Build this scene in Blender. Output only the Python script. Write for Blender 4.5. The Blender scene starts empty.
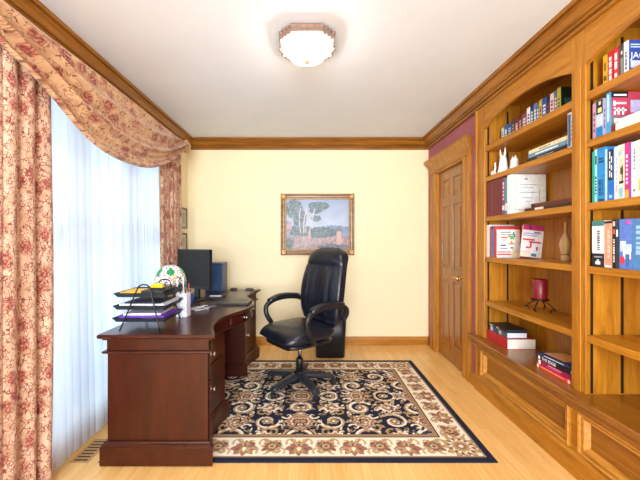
import bpy, bmesh, math, random
import numpy as np
from mathutils import Vector, Matrix
random.seed(7)
PI = math.pi
sc = bpy.context.scene
COL = sc.collection

# ------------------------------------------------------------------ helpers
def lin(c):
    f = lambda v: v/12.92 if v <= .04045 else ((v+.055)/1.055)**2.4
    return tuple(f(v/255.0) for v in c)

class MB:
    def __init__(s): s.v = []; s.f = []; s.uv = None; s.smooth = set()
    def face(s, idx, sm=False):
        if sm: s.smooth.add(len(s.f))
        s.f.append(tuple(idx))
    def box(s, x0, x1, y0, y1, z0, z1):
        b = len(s.v)
        s.v += [(x0,y0,z0),(x1,y0,z0),(x1,y1,z0),(x0,y1,z0),(x0,y0,z1),(x1,y0,z1),(x1,y1,z1),(x0,y1,z1)]
        for q in ((0,3,2,1),(4,5,6,7),(0,1,5,4),(1,2,6,5),(2,3,7,6),(3,0,4,7)): s.face([b+i for i in q])
        return s
    def prism(s, pts, z0, z1, sm=False):           # pts: CCW polygon in xy
        n = len(pts); b = len(s.v)
        s.v += [(p[0],p[1],z0) for p in pts] + [(p[0],p[1],z1) for p in pts]
        s.face([b+i for i in reversed(range(n))]); s.face([b+n+i for i in range(n)])
        for i in range(n):
            j = (i+1) % n; s.face([b+i,b+j,b+n+j,b+n+i], sm)
        return s
    def loft(s, rings, closed=True, cap=True, sm=True, loop=False):
        b = len(s.v); n = len(rings[0]); m = len(rings)
        for r in rings: s.v += [tuple(p) for p in r]
        for i in range(m if loop else m-1):
            i2 = (i+1) % m
            for j in range(n if closed else n-1):
                k = (j+1) % n
                s.face([b+i*n+j, b+i*n+k, b+i2*n+k, b+i2*n+j], sm)
        if cap and closed and not loop:
            s.face([b+j for j in reversed(range(n))]); s.face([b+(m-1)*n+j for j in range(n)])
        return s
    def tube(s, pts, r, n=8, r2=None, up=None):
        pts = [Vector(p) for p in pts]; rings = []
        prev = None
        for i, p in enumerate(pts):
            t = (pts[min(i+1,len(pts)-1)] - pts[max(i-1,0)]).normalized()
            if up is not None: a = Vector(up)
            elif prev is not None: a = prev
            else: a = Vector((0,0,1)) if abs(t.z) < .9 else Vector((1,0,0))
            a = (a - t*a.dot(t)).normalized(); prev = a
            bb = t.cross(a)
            ra = r[i] if isinstance(r, (list,tuple)) else r
            rb = ra if r2 is None else r2
            rings.append([p + a*ra*math.cos(2*PI*k/n) + bb*rb*math.sin(2*PI*k/n) for k in range(n)])
        return s.loft(rings)
    def lathe(s, prof, c=(0,0,0), n=24, axis='z'):
        rings = []
        for r, h in prof:
            ring = []
            for k in range(n):
                a = 2*PI*k/n; x, y = r*math.cos(a), r*math.sin(a)
                if axis == 'z': p = (c[0]+x, c[1]+y, c[2]+h)
                elif axis == 'x': p = (c[0]+h, c[1]+x, c[2]+y)
                else: p = (c[0]+y, c[1]+h, c[2]+x)
                ring.append(p)
            rings.append(ring)
        return s.loft(rings)
    def grid(s, fn, nu, nv, uvfn=None, sm=True):
        b = len(s.v); s.uv = s.uv or {}
        for i in range(nu+1):
            for j in range(nv+1):
                u, v = i/nu, j/nv
                if uvfn: s.uv[len(s.v)] = uvfn(u, v)
                s.v.append(tuple(fn(u, v)))
        for i in range(nu):
            for j in range(nv):
                a = b+i*(nv+1)+j
                s.face([a, a+nv+1, a+nv+2, a+1], sm)
        return s
    def xf(s, M, start=0):
        for i in range(start, len(s.v)): s.v[i] = tuple(M @ Vector(s.v[i]))
        return s
    def build(s, name, m, parent=None, origin=None, local=False, bevel=0, seg=2, solid=0, recalc=True):
        off = Vector((0,0,0))
        if parent is not None and not local: off = WLOC.get(parent.name, Vector((0,0,0)))
        if origin is not None: off = Vector(origin)
        me = bpy.data.meshes.new(name)
        me.from_pydata([tuple(Vector(p)-off) for p in s.v], [], s.f)
        if s.smooth:
            for i in s.smooth: me.polygons[i].use_smooth = True
        if s.uv:
            l = me.uv_layers.new(name='uv')
            for lp in me.loops: l.data[lp.index].uv = s.uv.get(lp.vertex_index, (0,0))
        if recalc:
            bm = bmesh.new(); bm.from_mesh(me); bmesh.ops.recalc_face_normals(bm, faces=bm.faces); bm.to_mesh(me); bm.free()
        o = bpy.data.objects.new(name, me); COL.objects.link(o)
        me.materials.append(m)
        if parent is not None:
            o.parent = parent
            if origin is not None: o.location = Vector(origin) - WLOC.get(parent.name, Vector((0,0,0)))
            WLOC[o.name] = off if not local else Vector((0,0,0))
        else:
            o.location = off; WLOC[o.name] = off
        if solid:
            md = o.modifiers.new('solid', 'SOLIDIFY'); md.thickness = solid; md.offset = 0
        if bevel:
            md = o.modifiers.new('bevel', 'BEVEL'); md.width = bevel; md.segments = seg; md.limit_method = 'ANGLE'; md.angle_limit = math.radians(40)
        return o
WLOC = {}
def tag(o, label, cat, group=None, kind=None):
    o['label'] = label; o['category'] = cat
    if group: o['group'] = group
    if kind: o['kind'] = kind
    return o
def thing(name, label, cat, loc, group=None, rz=0):
    o = bpy.data.objects.new(name, None); COL.objects.link(o); o.empty_display_size = .05
    o.location = loc; o.rotation_euler = (0,0,rz); WLOC[o.name] = Vector(loc)
    return tag(o, label, cat, group)
def struct(o): o['kind'] = 'structure'; return o

# ------------------------------------------------------------------ materials
def newmat(name):
    m = bpy.data.materials.new(name); m.use_nodes = True
    nt = m.node_tree; b = nt.nodes['Principled BSDF']
    return m, nt, b
def ramp(nt, fac, stops):
    r = nt.nodes.new('ShaderNodeValToRGB'); e = r.color_ramp.elements
    while len(e) < len(stops): e.new(.5)
    for k, (p, c) in enumerate(stops): e[k].position = p; e[k].color = (*lin(c), 1)
    nt.links.new(fac, r.inputs[0]); return r.outputs[0]
def mixc(nt, fac, a, b):
    n = nt.nodes.new('ShaderNodeMix'); n.data_type = 'RGBA'
    for sock, v in ((n.inputs[0], fac), (n.inputs[6], a), (n.inputs[7], b)):
        if isinstance(v, (int, float)): sock.default_value = v
        elif isinstance(v, tuple): sock.default_value = (*v[:3], 1)
        else: nt.links.new(v, sock)
    return n.outputs[2]
def coords(nt, kind='Object', scale=(1,1,1), rot=(0,0,0)):
    t = nt.nodes.new('ShaderNodeTexCoord'); mp = nt.nodes.new('ShaderNodeMapping')
    mp.inputs['Scale'].default_value = scale; mp.inputs['Rotation'].default_value = rot
    nt.links.new(t.outputs[kind], mp.inputs[0]); return mp.outputs[0]
def noise(nt, vec, scale, detail=3, rough=.5, dist=0):
    n = nt.nodes.new('ShaderNodeTexNoise'); n.inputs['Scale'].default_value = scale
    n.inputs['Detail'].default_value = detail; n.inputs['Roughness'].default_value = rough
    n.inputs['Distortion'].default_value = dist
    nt.links.new(vec, n.inputs['Vector']); return n.outputs[0]
_pl = {}
def plain(c, rough=.5, metal=0, spec=.5, coat=0, var=.06):
    key = (tuple(c), rough, metal, spec, coat)
    if key in _pl: return _pl[key]
    m, nt, b = newmat('surface')
    v = coords(nt); nz = noise(nt, v, 40, 2)
    lo = tuple(max(0, x*(1-var)) for x in c); hi = tuple(min(255, x*(1+var)) for x in c)
    nt.links.new(ramp(nt, nz, [(.3, lo), (.7, hi)]), b.inputs['Base Color'])
    b.inputs['Roughness'].default_value = rough; b.inputs['Metallic'].default_value = metal
    b.inputs['Specular IOR Level'].default_value = spec; b.inputs['Coat Weight'].default_value = coat
    _pl[key] = m; return m
def wood(name, dark, mid, light, axis='z', rough=.35, coat=.2, sc_=1.0, spec=.5):
    m, nt, b = newmat(name)
    s = {'x': (1.2,14,14), 'y': (14,1.2,14), 'z': (14,14,1.2)}[axis]
    v = coords(nt, 'Object', tuple(k*sc_ for k in s))
    n1 = noise(nt, v, 2.2, 5, .6, .6)
    v2 = coords(nt, 'Object', tuple(k*sc_*5 for k in s)); n2 = noise(nt, v2, 3.0, 3, .6)
    a = nt.nodes.new('ShaderNodeMath'); a.operation = 'MULTIPLY_ADD'; a.inputs[1].default_value = .35
    nt.links.new(n2, a.inputs[0]); nt.links.new(n1, a.inputs[2])
    nt.links.new(ramp(nt, a.outputs[0], [(.42, dark), (.64, mid), (.9, light)]), b.inputs['Base Color'])
    b.inputs['Roughness'].default_value = rough; b.inputs['Coat Weight'].default_value = coat
    b.inputs['Specular IOR Level'].default_value = spec
    bp = nt.nodes.new('ShaderNodeBump'); bp.inputs['Strength'].default_value = .08; bp.inputs['Distance'].default_value = .002
    nt.links.new(n2, bp.inputs['Height']); nt.links.new(bp.outputs[0], b.inputs['Normal'])
    return m
OAKC = ((138,84,10), (172,109,18), (192,131,34))
oak = {a: wood('oak_'+a, *OAKC, axis=a, rough=.42, coat=.08) for a in 'xyz'}
oakd = {a: wood('oak_crown_'+a, (112,64,8), (142,86,16), (168,108,30), axis=a, rough=.4, coat=.1) for a in 'xyz'}
CH = ((44,13,2), (60,19,4), (73,26,7))
cherry = {a: wood('cherry_'+a, *CH, axis=a, rough=.36, coat=.12, sc_=.45, spec=.35) for a in 'xyz'}
def wallmat(name, c):
    m, nt, b = newmat(name)
    v = coords(nt); n = noise(nt, v, 3, 2)
    lo = tuple(x*.985 for x in c)
    nt.links.new(ramp(nt, n, [(.3, lo), (.7, c)]), b.inputs['Base Color'])
    n2 = noise(nt, v, 260, 2); bp = nt.nodes.new('ShaderNodeBump'); bp.inputs['Strength'].default_value = .05
    bp.inputs['Distance'].default_value = .001
    nt.links.new(n2, bp.inputs['Height']); nt.links.new(bp.outputs[0], b.inputs['Normal'])
    b.inputs['Roughness'].default_value = .7; b.inputs['Specular IOR Level'].default_value = .25
    return m
CREAM = wallmat('cream_paint', (243,229,190)); MAUVE = wallmat('mauve_paint', (170,102,112)); CEIL = wallmat('ceiling_paint', (230,239,250))
def floormat():
    m, nt, b = newmat('maple_floor')
    v = coords(nt, 'Object', (1,1,1), (0,0,PI/2))
    bk = nt.nodes.new('ShaderNodeTexBrick'); bk.inputs['Scale'].default_value = 1
    bk.inputs['Brick Width'].default_value = .95; bk.inputs['Row Height'].default_value = .058
    bk.inputs['Mortar Size'].default_value = .0008; bk.inputs['Mortar Smooth'].default_value = .3
    bk.inputs['Color1'].default_value = (*lin((234,178,98)),1); bk.inputs['Color2'].default_value = (*lin((248,202,126)),1)
    bk.inputs['Mortar'].default_value = (*lin((188,128,62)),1); bk.offset = .37
    nt.links.new(v, bk.inputs['Vector'])
    v2 = coords(nt, 'Object', (22,1.4,1)); n = noise(nt, v2, 2.4, 5, .6, .4)
    g = ramp(nt, n, [(.3, (216,152,74)), (.7, (252,212,144))])
    nt.links.new(mixc(nt, .4, bk.outputs[0], g), b.inputs['Base Color'])
    b.inputs['Roughness'].default_value = .28; b.inputs['Coat Weight'].default_value = .15
    return m
FLOOR = floormat()
def vcolmat(name, rough=.9, spec=.2, bump=0):
    m, nt, b = newmat(name)
    a = nt.nodes.new('ShaderNodeVertexColor'); a.layer_name = 'col'
    v = coords(nt); n = noise(nt, v, 300, 2)
    nt.links.new(mixc(nt, .04, a.outputs[0], ramp(nt, n, [(.35,(30,25,25)),(.65,(230,215,190))])) if bump else a.outputs[0], b.inputs['Base Color'])
    b.inputs['Roughness'].default_value = rough; b.inputs['Specular IOR Level'].default_value = spec
    if bump:
        bp = nt.nodes.new('ShaderNodeBump'); bp.inputs['Strength'].default_value = bump; bp.inputs['Distance'].default_value = .003
        nt.links.new(n, bp.inputs['Height']); nt.links.new(bp.outputs[0], b.inputs['Normal'])
    return m
def fabric(name, base, base2, rose, red, green, k, blob=(.52,.62), line=.06):
    m, nt, b = newmat(name)
    v = coords(nt, 'UV', (1,1,1))
    d = nt.nodes.new('ShaderNodeVectorMath'); d.operation = 'MULTIPLY_ADD'
    nn = nt.nodes.new('ShaderNodeTexNoise'); nn.inputs['Scale'].default_value = 9*k; nn.inputs['Detail'].default_value = 2
    nt.links.new(v, nn.inputs['Vector'])
    nt.links.new(nn.outputs['Color'], d.inputs[0]); d.inputs[1].default_value = (.09/k,.09/k,0); nt.links.new(v, d.inputs[2])
    w = d.outputs[0]
    bg = ramp(nt, noise(nt, v, 5*k, 3), [(.35, base), (.65, base2)])
    # large blossoms
    vo = nt.nodes.new('ShaderNodeTexVoronoi'); vo.inputs['Scale'].default_value = 3.4*k; nt.links.new(w, vo.inputs['Vector'])
    def mask(sock, lo, hi):
        r = nt.nodes.new('ShaderNodeMapRange'); r.inputs[1].default_value = lo; r.inputs[2].default_value = hi
        nt.links.new(sock, r.inputs[0]); return r.outputs[0]
    fl = mask(vo.outputs['Distance'], .46, .30)
    petal = ramp(nt, noise(nt, v, 26*k, 2), [(.4, red), (.5, rose), (.62, base)])
    c = mixc(nt, fl, bg, petal)
    # leaves
    gm = mask(noise(nt, w, 13*k, 2), .60, .66)
    c = mixc(nt, gm, c, tuple(lin(green)))
    # vine line work
    ve = nt.nodes.new('ShaderNodeTexVoronoi'); ve.feature = 'DISTANCE_TO_EDGE'; ve.inputs['Scale'].default_value = 17*k
    nt.links.new(w, ve.inputs['Vector'])
    lm = mask(ve.outputs['Distance'], line, line*.4)
    gate = mask(noise(nt, v, 8*k, 2), .42, .52)
    mu = nt.nodes.new('ShaderNodeMath'); mu.operation = 'MULTIPLY'; nt.links.new(lm, mu.inputs[0]); nt.links.new(gate, mu.inputs[1])
    c = mixc(nt, mu.outputs[0], c, tuple(lin(red)))
    nt.links.new(c, b.inputs['Base Color'])
    b.inputs['Roughness'].default_value = .75; b.inputs['Specular IOR Level'].default_value = .25
    b.inputs['Sheen Weight'].default_value = .2
    return m
DRAPE = fabric('drape_floral', (190,150,120), (214,184,156), (172,92,82), (126,58,50), (150,104,84), 3.0, line=.10)
SWAG = fabric('swag_floral', (190,146,106), (212,172,128), (172,88,74), (122,52,44), (128,88,54), 2.1, line=.055)
def sheermat():
    m, nt, b = newmat('sheer_voile')
    nt.nodes.remove(b); out = nt.nodes['Material Output']
    tr = nt.nodes.new('ShaderNodeBsdfTransparent'); tl = nt.nodes.new('ShaderNodeBsdfTranslucent'); df = nt.nodes.new('ShaderNodeBsdfDiffuse')
    v = coords(nt, 'UV', (60,2,1)); n = noise(nt, v, 2, 3)
    c = ramp(nt, n, [(.3,(232,240,250)),(.7,(246,250,255))])
    nt.links.new(c, tl.inputs[0]); nt.links.new(c, df.inputs[0])
    m1 = nt.nodes.new('ShaderNodeMixShader'); m1.inputs[0].default_value = .55
    nt.links.new(df.outputs[0], m1.inputs[1]); nt.links.new(tl.outputs[0], m1.inputs[2])
    m2 = nt.nodes.new('ShaderNodeMixShader'); m2.inputs[0].default_value = .88
    nt.links.new(tr.outputs[0], m2.inputs[1]); nt.links.new(m1.outputs[0], m2.inputs[2])
    nt.links.new(m2.outputs[0], out.inputs[0]); return m
def glassmat(tint=(.96,.98,1)):
    m, nt, b = newmat('window_glass')
    nt.nodes.remove(b); out = nt.nodes['Material Output']
    tr = nt.nodes.new('ShaderNodeBsdfTransparent'); tr.inputs[0].default_value = (*tint,1)
    gl = nt.nodes.new('ShaderNodeBsdfGlossy'); gl.inputs['Roughness'].default_value = .02
    lw = nt.nodes.new('ShaderNodeLayerWeight'); lw.inputs[0].default_value = .25
    mx = nt.nodes.new('ShaderNodeMixShader')
    nt.links.new(lw.outputs['Fresnel'], mx.inputs[0]); nt.links.new(tr.outputs[0], mx.inputs[1]); nt.links.new(gl.outputs[0], mx.inputs[2])
    nt.links.new(mx.outputs[0], out.inputs[0]); return m
def emit(name, c, s):
    m, nt, b = newmat(name)
    b.inputs['Base Color'].default_value = (.9,.88,.84,1); b.inputs['Emission Color'].default_value = (*c,1); b.inputs['Emission Strength'].default_value = s
    b.inputs['Roughness'].default_value = .3
    return m
def leather():
    m, nt, b = newmat('black_leather')
    v = coords(nt); n = noise(nt, v, 9, 4, .6, .5); n2 = noise(nt, v, 120, 3)
    nt.links.new(ramp(nt, n, [(.3,(14,17,26)),(.7,(24,29,42))]), b.inputs['Base Color'])
    b.inputs['Roughness'].default_value = .34; b.inputs['Specular IOR Level'].default_value = .6
    bp = nt.nodes.new('ShaderNodeBump'); bp.inputs['Strength'].default_value = .25; bp.inputs['Distance'].default_value = .02
    bp2 = nt.nodes.new('ShaderNodeBump'); bp2.inputs['Strength'].default_value = .15; bp2.inputs['Distance'].default_value = .002
    nt.links.new(n, bp.inputs['Height']); nt.links.new(n2, bp2.inputs['Height']); nt.links.new(bp.outputs[0], bp2.inputs['Normal'])
    nt.links.new(bp2.outputs[0], b.inputs['Normal']); return m
LEATHER = leather()
BLACKP = plain((22,23,27), .4); BLACKM = plain((20,20,22), .3, .3); CHROME = plain((205,205,210), .15, 1); BRASS = plain((214,176,96), .2, 1)
NICKEL = plain((190,186,180), .22, 1); WHITE = plain((238,238,240), .5); PAPER = plain((240,238,230), .8, var=.03)
BRONZE = plain((150,126,114), .4, .6); IRON = plain((48,30,26), .45, .4); CERAMIC = plain((244,242,238), .2, coat=.5)

# ------------------------------------------------------------------ room shell
LX, RX, BY, NY, H = -1.49, 1.47, 4.06, -1.9, 2.531
XF = 1.45                      # face of the built-in bookcase
CAMZ = 1.28
def Yat(px, X): return 330.0*X/(px-309.0)
def Zat(py, y): return CAMZ + (241.0-py)*y/330.0

struct(MB().box(LX-.14, 1.95, NY-.14, BY+.14, -.1, 0).build('floor', FLOOR))
struct(MB().box(LX-.14, 1.95, NY-.14, BY+.14, H, H+.1).build('ceiling', CEIL))
struct(MB().box(LX-.14, 1.95, BY, BY+.14, 0, H).build('wall_back', CREAM))
WY0, WY1, WZ0, WZ1 = 1.46, 3.30, .10, 2.22
w = MB()
w.box(LX-.14, LX, NY, WY0, 0, H); w.box(LX-.14, LX, WY1, BY, 0, H)
w.box(LX-.14, LX, WY0, WY1, 0, WZ0); w.box(LX-.14, LX, WY0, WY1, WZ1, H)
struct(w.build('wall_left', CREAM))
DY0, DY1, DZ = 3.13, 3.79, 2.05
BCY0, BCY1 = -.30, 2.865       # bookcase extent along the wall
w = MB()
w.box(RX, RX+.14, BCY1+.002, DY0, 0, H); w.box(RX, RX+.14, DY1, BY, 0, H); w.box(RX, RX+.14, DY0, DY1, DZ, H)
w.box(RX, RX+.14, NY, BCY0-.002, 0, H)
struct(w.build('wall_right', MAUVE))
w = MB()
w.box(LX, -1.05, NY-.14, NY, 0, H); w.box(1.05, 1.95, NY-.14, NY, 0, H); w.box(-1.05, 1.05, NY-.14, NY, 2.46, H)  # wide opening added in this unseen wall so outside fill light enters
struct(w.build('wall_near', CREAM))
# outer boards that close the recess behind the bookcase and the door
w = MB(); w.box(1.80, 1.95, NY, BY, 0, H); struct(w.build('wall_recess', MAUVE))

# crown moulding all round (one mitred sweep per wall)
PROF = [(-.03,-.131),(.018,-.131),(.022,-.126),(.022,-.113),(.010,-.111),(.010,-.105),(.032,-.103),(.037,-.096),(.032,-.088),(.020,-.087),(.020,-.083),(.034,-.076),(.054,-.048),(.072,-.032),(.062,-.030),(.062,-.025),(.084,-.022),(.090,-.014),(.084,-.005),(.086,0),(-.03,0)]
def moulding(name, a, b, inward, prof, z, mat, ea=1, eb=1):
    # run from a to b (xy); inward = unit normal into the room; ends mitred by ea/eb * offset
    a, b, n = Vector(a), Vector(b), Vector(inward); t = (b-a).normalized()
    m = MB(); rings = []
    for p, e, s in ((a, ea, 1), (b, eb, -1)):
        rings.append([(*(p + n*d + t*s*e*max(d,-.03)), z+h) for d, h in prof])
    m.loft(rings, sm=False)
    return struct(m.build(name, mat))
XC = XF+.004
moulding('trim_1', (LX,BY), (XC,BY), (0,-1), PROF, H, oakd['x'])
moulding('trim_2', (LX,NY), (LX,BY), (1,0), PROF, H, oakd['y'])
moulding('trim_3', (XC,NY), (XC,BY), (-1,0), PROF, H, oakd['y'])
BP = [(0,0),(.018,0),(.018,.075),(.014,.085),(.010,.092),(.008,.105),(0,.107)]
moulding('baseboard_back', (LX,BY), (RX,BY), (0,-1), BP, 0, oak['x'])
moulding('baseboard_left', (LX,NY), (LX,BY), (1,0), BP, 0, oak['y'])
moulding('baseboard_right', (RX,BCY1+.002), (RX,2.985), (-1,0), BP, 0, oak['y'], 0, 0)

# window behind the sheer: frame, mullions, sill, panes
wf = MB(); fx0, fx1 = LX-.10, LX-.05
wf.box(fx0, fx1, WY0, WY0+.05, WZ0, WZ1); wf.box(fx0, fx1, WY1-.05, WY1, WZ0, WZ1)
wf.box(fx0, fx1, WY0, WY1, WZ0, WZ0+.06); wf.box(fx0, fx1, WY0, WY1, WZ1-.05, WZ1)
for k in (1, 2):
    y = WY0+(WY1-WY0)*k/3; wf.box(fx0, fx1, y-.035, y+.035, WZ0, WZ1)
wf.box(fx0, fx1, WY0, WY1, 1.30, 1.36)
win = struct(wf.build('window_1', WHITE, bevel=.003))
for k in range(3):
    y0 = WY0+(WY1-WY0)*k/3; MB().box(LX-.08, LX-.076, y0+.02, y0+(WY1-WY0)/3-.02, WZ0+.05, WZ1-.04).build('pane', glassmat(), win)
cas = MB()
for a in ((WY0-.08, WY0), (WY1, WY1+.08)): cas.box(LX, LX+.02, a[0], a[1], WZ0-.02, WZ1+.08)
cas.box(LX, LX+.02, WY0, WY1, WZ1, WZ1+.08); cas.box(LX-.05, LX+.024, WY0-.1, WY1+.1, WZ0-.045, WZ0-.02); pass
struct(cas.build('trim_4', oak['z'], bevel=.003))

# door with casing and cornice head
d = MB(); dx0, dx1 = RX+.02, RX+.06
d.box(dx0+.012, dx1, DY0+.003, DY1-.003, .008, DZ-.004)
def stile(y0, y1, z0, z1): d.box(dx0, dx0+.02, y0, y1, z0, z1)
ya, yb = DY0+.003, DY1-.003; ym = (ya+yb)/2
stile(ya, ya+.09, .008, DZ-.004); stile(yb-.09, yb, .008, DZ-.004); stile(ym-.04, ym+.04, .008, DZ-.004)
for z0, z1 in ((.008,.20),(.86,.99),(1.66,1.75),(1.94,DZ-.004)): stile(ya+.0905, ym-.0405, z0, z1); stile(ym+.0405, yb-.0905, z0, z1)
door = struct(d.build('door_1', wood('oak_door', (124,72,16), (150,90,24), (172,112,40), 'z', .3, .3), bevel=.004))
for y0, y1 in ((ya+.09, ym-.04), (ym+.04, yb-.09)):
    for z0, z1 in ((.20,.86),(.99,1.66),(1.75,1.94)):
        q = MB(); a, b2 = .012, .04
        R0 = [(dx0+.0115, y0+a, z0+a),(dx0+.0115, y1-a, z0+a),(dx0+.0115, y1-a, z1-a),(dx0+.0115, y0+a, z1-a)]
        R1 = [(dx0+.003, y0+b2, z0+b2),(dx0+.003, y1-b2, z0+b2),(dx0+.003, y1-b2, z1-b2),(dx0+.003, y0+b2, z1-b2)]
        q.loft([R0, R1], sm=False); q.build('door_panel', door.data.materials[0], door)
hy, hz = DY0+.06, .915
h = MB(); h.lathe([(.001,-.012),(.016,-.012),(.028,-.006),(.030,0)], (dx0,hy,hz), 20, 'x')
h.lathe([(.010,-.05),(.010,-.01)], (dx0,hy,hz), 12, 'x')
h.lathe([(.001,-.078),(.018,-.075),(.026,-.062),(.024,-.050),(.010,-.042)], (dx0,hy,hz), 18, 'x')
h.build('door_handle', BRASS, door)
h = MB(); h.tube([(dx0-.055,hy+.01,hz+.002),(dx0-.058,hy+.06,hz+.006),(dx0-.052,hy+.10,hz+.002),(dx0-.046,hy+.115,hz-.004)], [.014,.013,.012,.009], 10)
h.build('lever', BRASS, door)
t = MB(); X = RX
for y0, y1 in ((DY0-.145, DY0-.003), (DY1+.003, DY1+.16)):
    t.box(X-.018, X+.02, y0, y1, 0, 2.075); t.box(X-.026, X-.018, y0+.012, y0+.035, 0, 2.075); t.box(X-.024, X-.018, y1-.05, y1-.012, 0, 2.075)
t.box(X-.018, X+.02, DY0-.002, DY1+.002, DZ, 2.075)
t.box(X-.017, X+.13, DY0-.0028, DY0+.0025, 0, DZ); t.box(X-.017, X+.13, DY1-.0025, DY1+.0028, 0, DZ); t.box(X-.0165, X+.13, DY0+.0026, DY1-.0026, DZ-.0035, DZ-.0005)
hp = [(0,2.07),(.03,2.07),(.034,2.085),(.024,2.095),(.024,2.135),(.030,2.145),(.042,2.165),(.058,2.19),(.064,2.20),(.075,2.21),(.075,2.232),(0,2.232)]
ring = lambda y, s: [(X-dd, y+s*max(0, dd-.018), zz) for dd, zz in hp]
t.loft([ring(DY0-.15, -1), ring(DY1+.165, 1)], sm=False)
struct(t.build('trim_5', oak['z'], bevel=.002))

# ------------------------------------------------------------------ built-in bookcase
XB = 1.745
BAYS = [(1.819, 2.734), (.819, 1.734), (-.181, .734)]
SH = [(.750,.788), (1.112,1.149), (1.441,1.478), (1.768,1.805), (2.017,2.058)]
CT = .475
bc = thing('bookcase', 'honey oak built-in bookcase of arched bays above a panelled base along the mauve wall', 'bookcase', (1.6, 1.3, 0))
ZT = H-.02
g = MB(); g.box(XB, XB+.02, BCY0, BCY1, .02, ZT); g.build('back_panel', oak['z'], bc)
def strips(m, y):   # dark shelf standards set into side panels
    for x in (1.485, 1.645): m.box(x-.007, x+.007, y-.002, y+.002, CT+.005, 2.35)
STD = plain((40,24,12), .5, .3)
for k, (y0, y1) in enumerate([(BCY0, -.181), (.734, .819), (1.734, 1.819), (2.734, BCY1)]):
    g = MB(); g.box(XF+.02, XB, y0, y1, CT, ZT); p = g.build('upright', oak['z'], bc)
    s = MB(); strips(s, y0); strips(s, y1); s.build('shelf_standard', STD, p)
    f = MB(); f.box(XF, XF+.02, y0-.004, y1+.004, CT, 2.40)
    if k in (1, 2): f.box(XF-.007, XF, y0+.022, y1-.022, CT+.0, 2.21)
    if k == 3: f.box(XF-.012, XF, y1-.03, y1, 0.02, 2.40)
    f.build('face_stile', oak['z'], bc, bevel=.003)
for y0, y1 in BAYS:
    for z0, z1 in SH:
        MB().box(XF+.004, XB-.001, y0+.001, y1-.001, z0, z1).build('shelf', oak['y'], bc, bevel=.003)
    # arched rail
    n = 28; top = 2.405; pts = []
    for i in range(n+1):
        s_ = -1+2*i/n; yy = (y0+y1)/2 + s_*((y1-y0)/2-.004)
        pts.append((yy, 2.205+.082*(1-abs(s_)**2.2)))
    ra = MB()
    b0 = len(ra.v)
    for x in (XF, XF+.02):
        for yy, zz in pts: ra.v.append((x, yy, zz))
        for yy, zz in pts: ra.v.append((x, yy, top))
    N = n+1
    for i in range(n):
        ra.face([i, i+1, N+i+1, N+i]); ra.face([2*N+i, 3*N+i, 3*N+i+1, 2*N+i+1]); ra.face([i, 2*N+i, 2*N+i+1, i+1]); ra.face([N+i, N+i+1, 3*N+i+1, 3*N+i])
    ra.face([0, N, 3*N, 2*N]); ra.face([n, 2*N+n, 3*N+n, N+n])
    ra.build('arched_rail', oak['y'], bc)
MB().box(XF+.02, XB, BCY0, BCY1, 2.40, ZT).build('top_board', oak['y'], bc)
# counter with moulded nose
cp = [(XB,CT-.03),(XB,CT),(1.378,CT),(1.372,CT-.006),(1.372,CT-.024),(1.380,CT-.030),(1.392,CT-.034),(1.398,CT-.046),(1.402,CT-.05),(1.402,CT-.062),(1.418,CT-.075),(1.428,CT-.09),(1.432,CT-.105),(1.46,CT-.105),(1.46,CT-.03)]
c = MB(); c.loft([[(x,y,z) for x, z in cp] for y in (BCY0, BCY1)], sm=False); c.build('counter', wood('oak_counter', (112,64,12), (136,82,20), (158,102,34), 'y', .3, .25), bc)
b = MB(); b.box(1.466, XB, BCY0, BCY1, .0, CT-.03); b.build('base_carcass', wood('oak_panel', (112,62,8), (140,84,14), (162,104,28), 'y', .35, .2), bc)
SM = wood('oak_moulding', (150,92,24), (184,122,42), (206,148,64), 'y', .35, .2)
edges = [BCY0]
for y0, y1 in reversed(BAYS): edges += [y0+.012, y1+.018]
edges.append(BCY1)
fr = MB()
fr.box(1.448, 1.466, BCY0, BCY1, .130, .160); fr.box(1.448, 1.466, BCY0, BCY1, .3655, CT-.08)
for a, e in zip(edges[0::2], edges[1::2]): fr.box(1.448, 1.466, a, e, .1602, .3653)
fr.build('base_frame', oak['y'], bc)
for y0, y1 in BAYS:
    fr = MB(); a, e = y0+.012, y1+.018
    def rect(x, i): return [(x, a+i, .160+i), (x, e-i, .160+i), (x, e-i, .3655-i), (x, a+i, .3655-i)]
    fr.loft([rect(1.448,-.010), rect(1.434,-.010), rect(1.428,-.004), rect(1.432,.004), rect(1.446,.008), rect(1.446,.012), rect(1.438,.016), rect(1.440,.024), rect(1.458,.034), rect(1.4655,.038)], cap=False, sm=False)
    fr.build('panel_moulding', SM, bc)
pl = [(1.466,0),(1.437,0),(1.437,.112),(1.430,.114),(1.430,.121),(1.440,.128),(1.446,.136),(1.466,.136)]
p = MB(); p.loft([[(x,y,z) for x, z in pl] for y in (BCY0, BCY1)], sm=False); p.build('plinth', oak['y'], bc)

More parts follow.
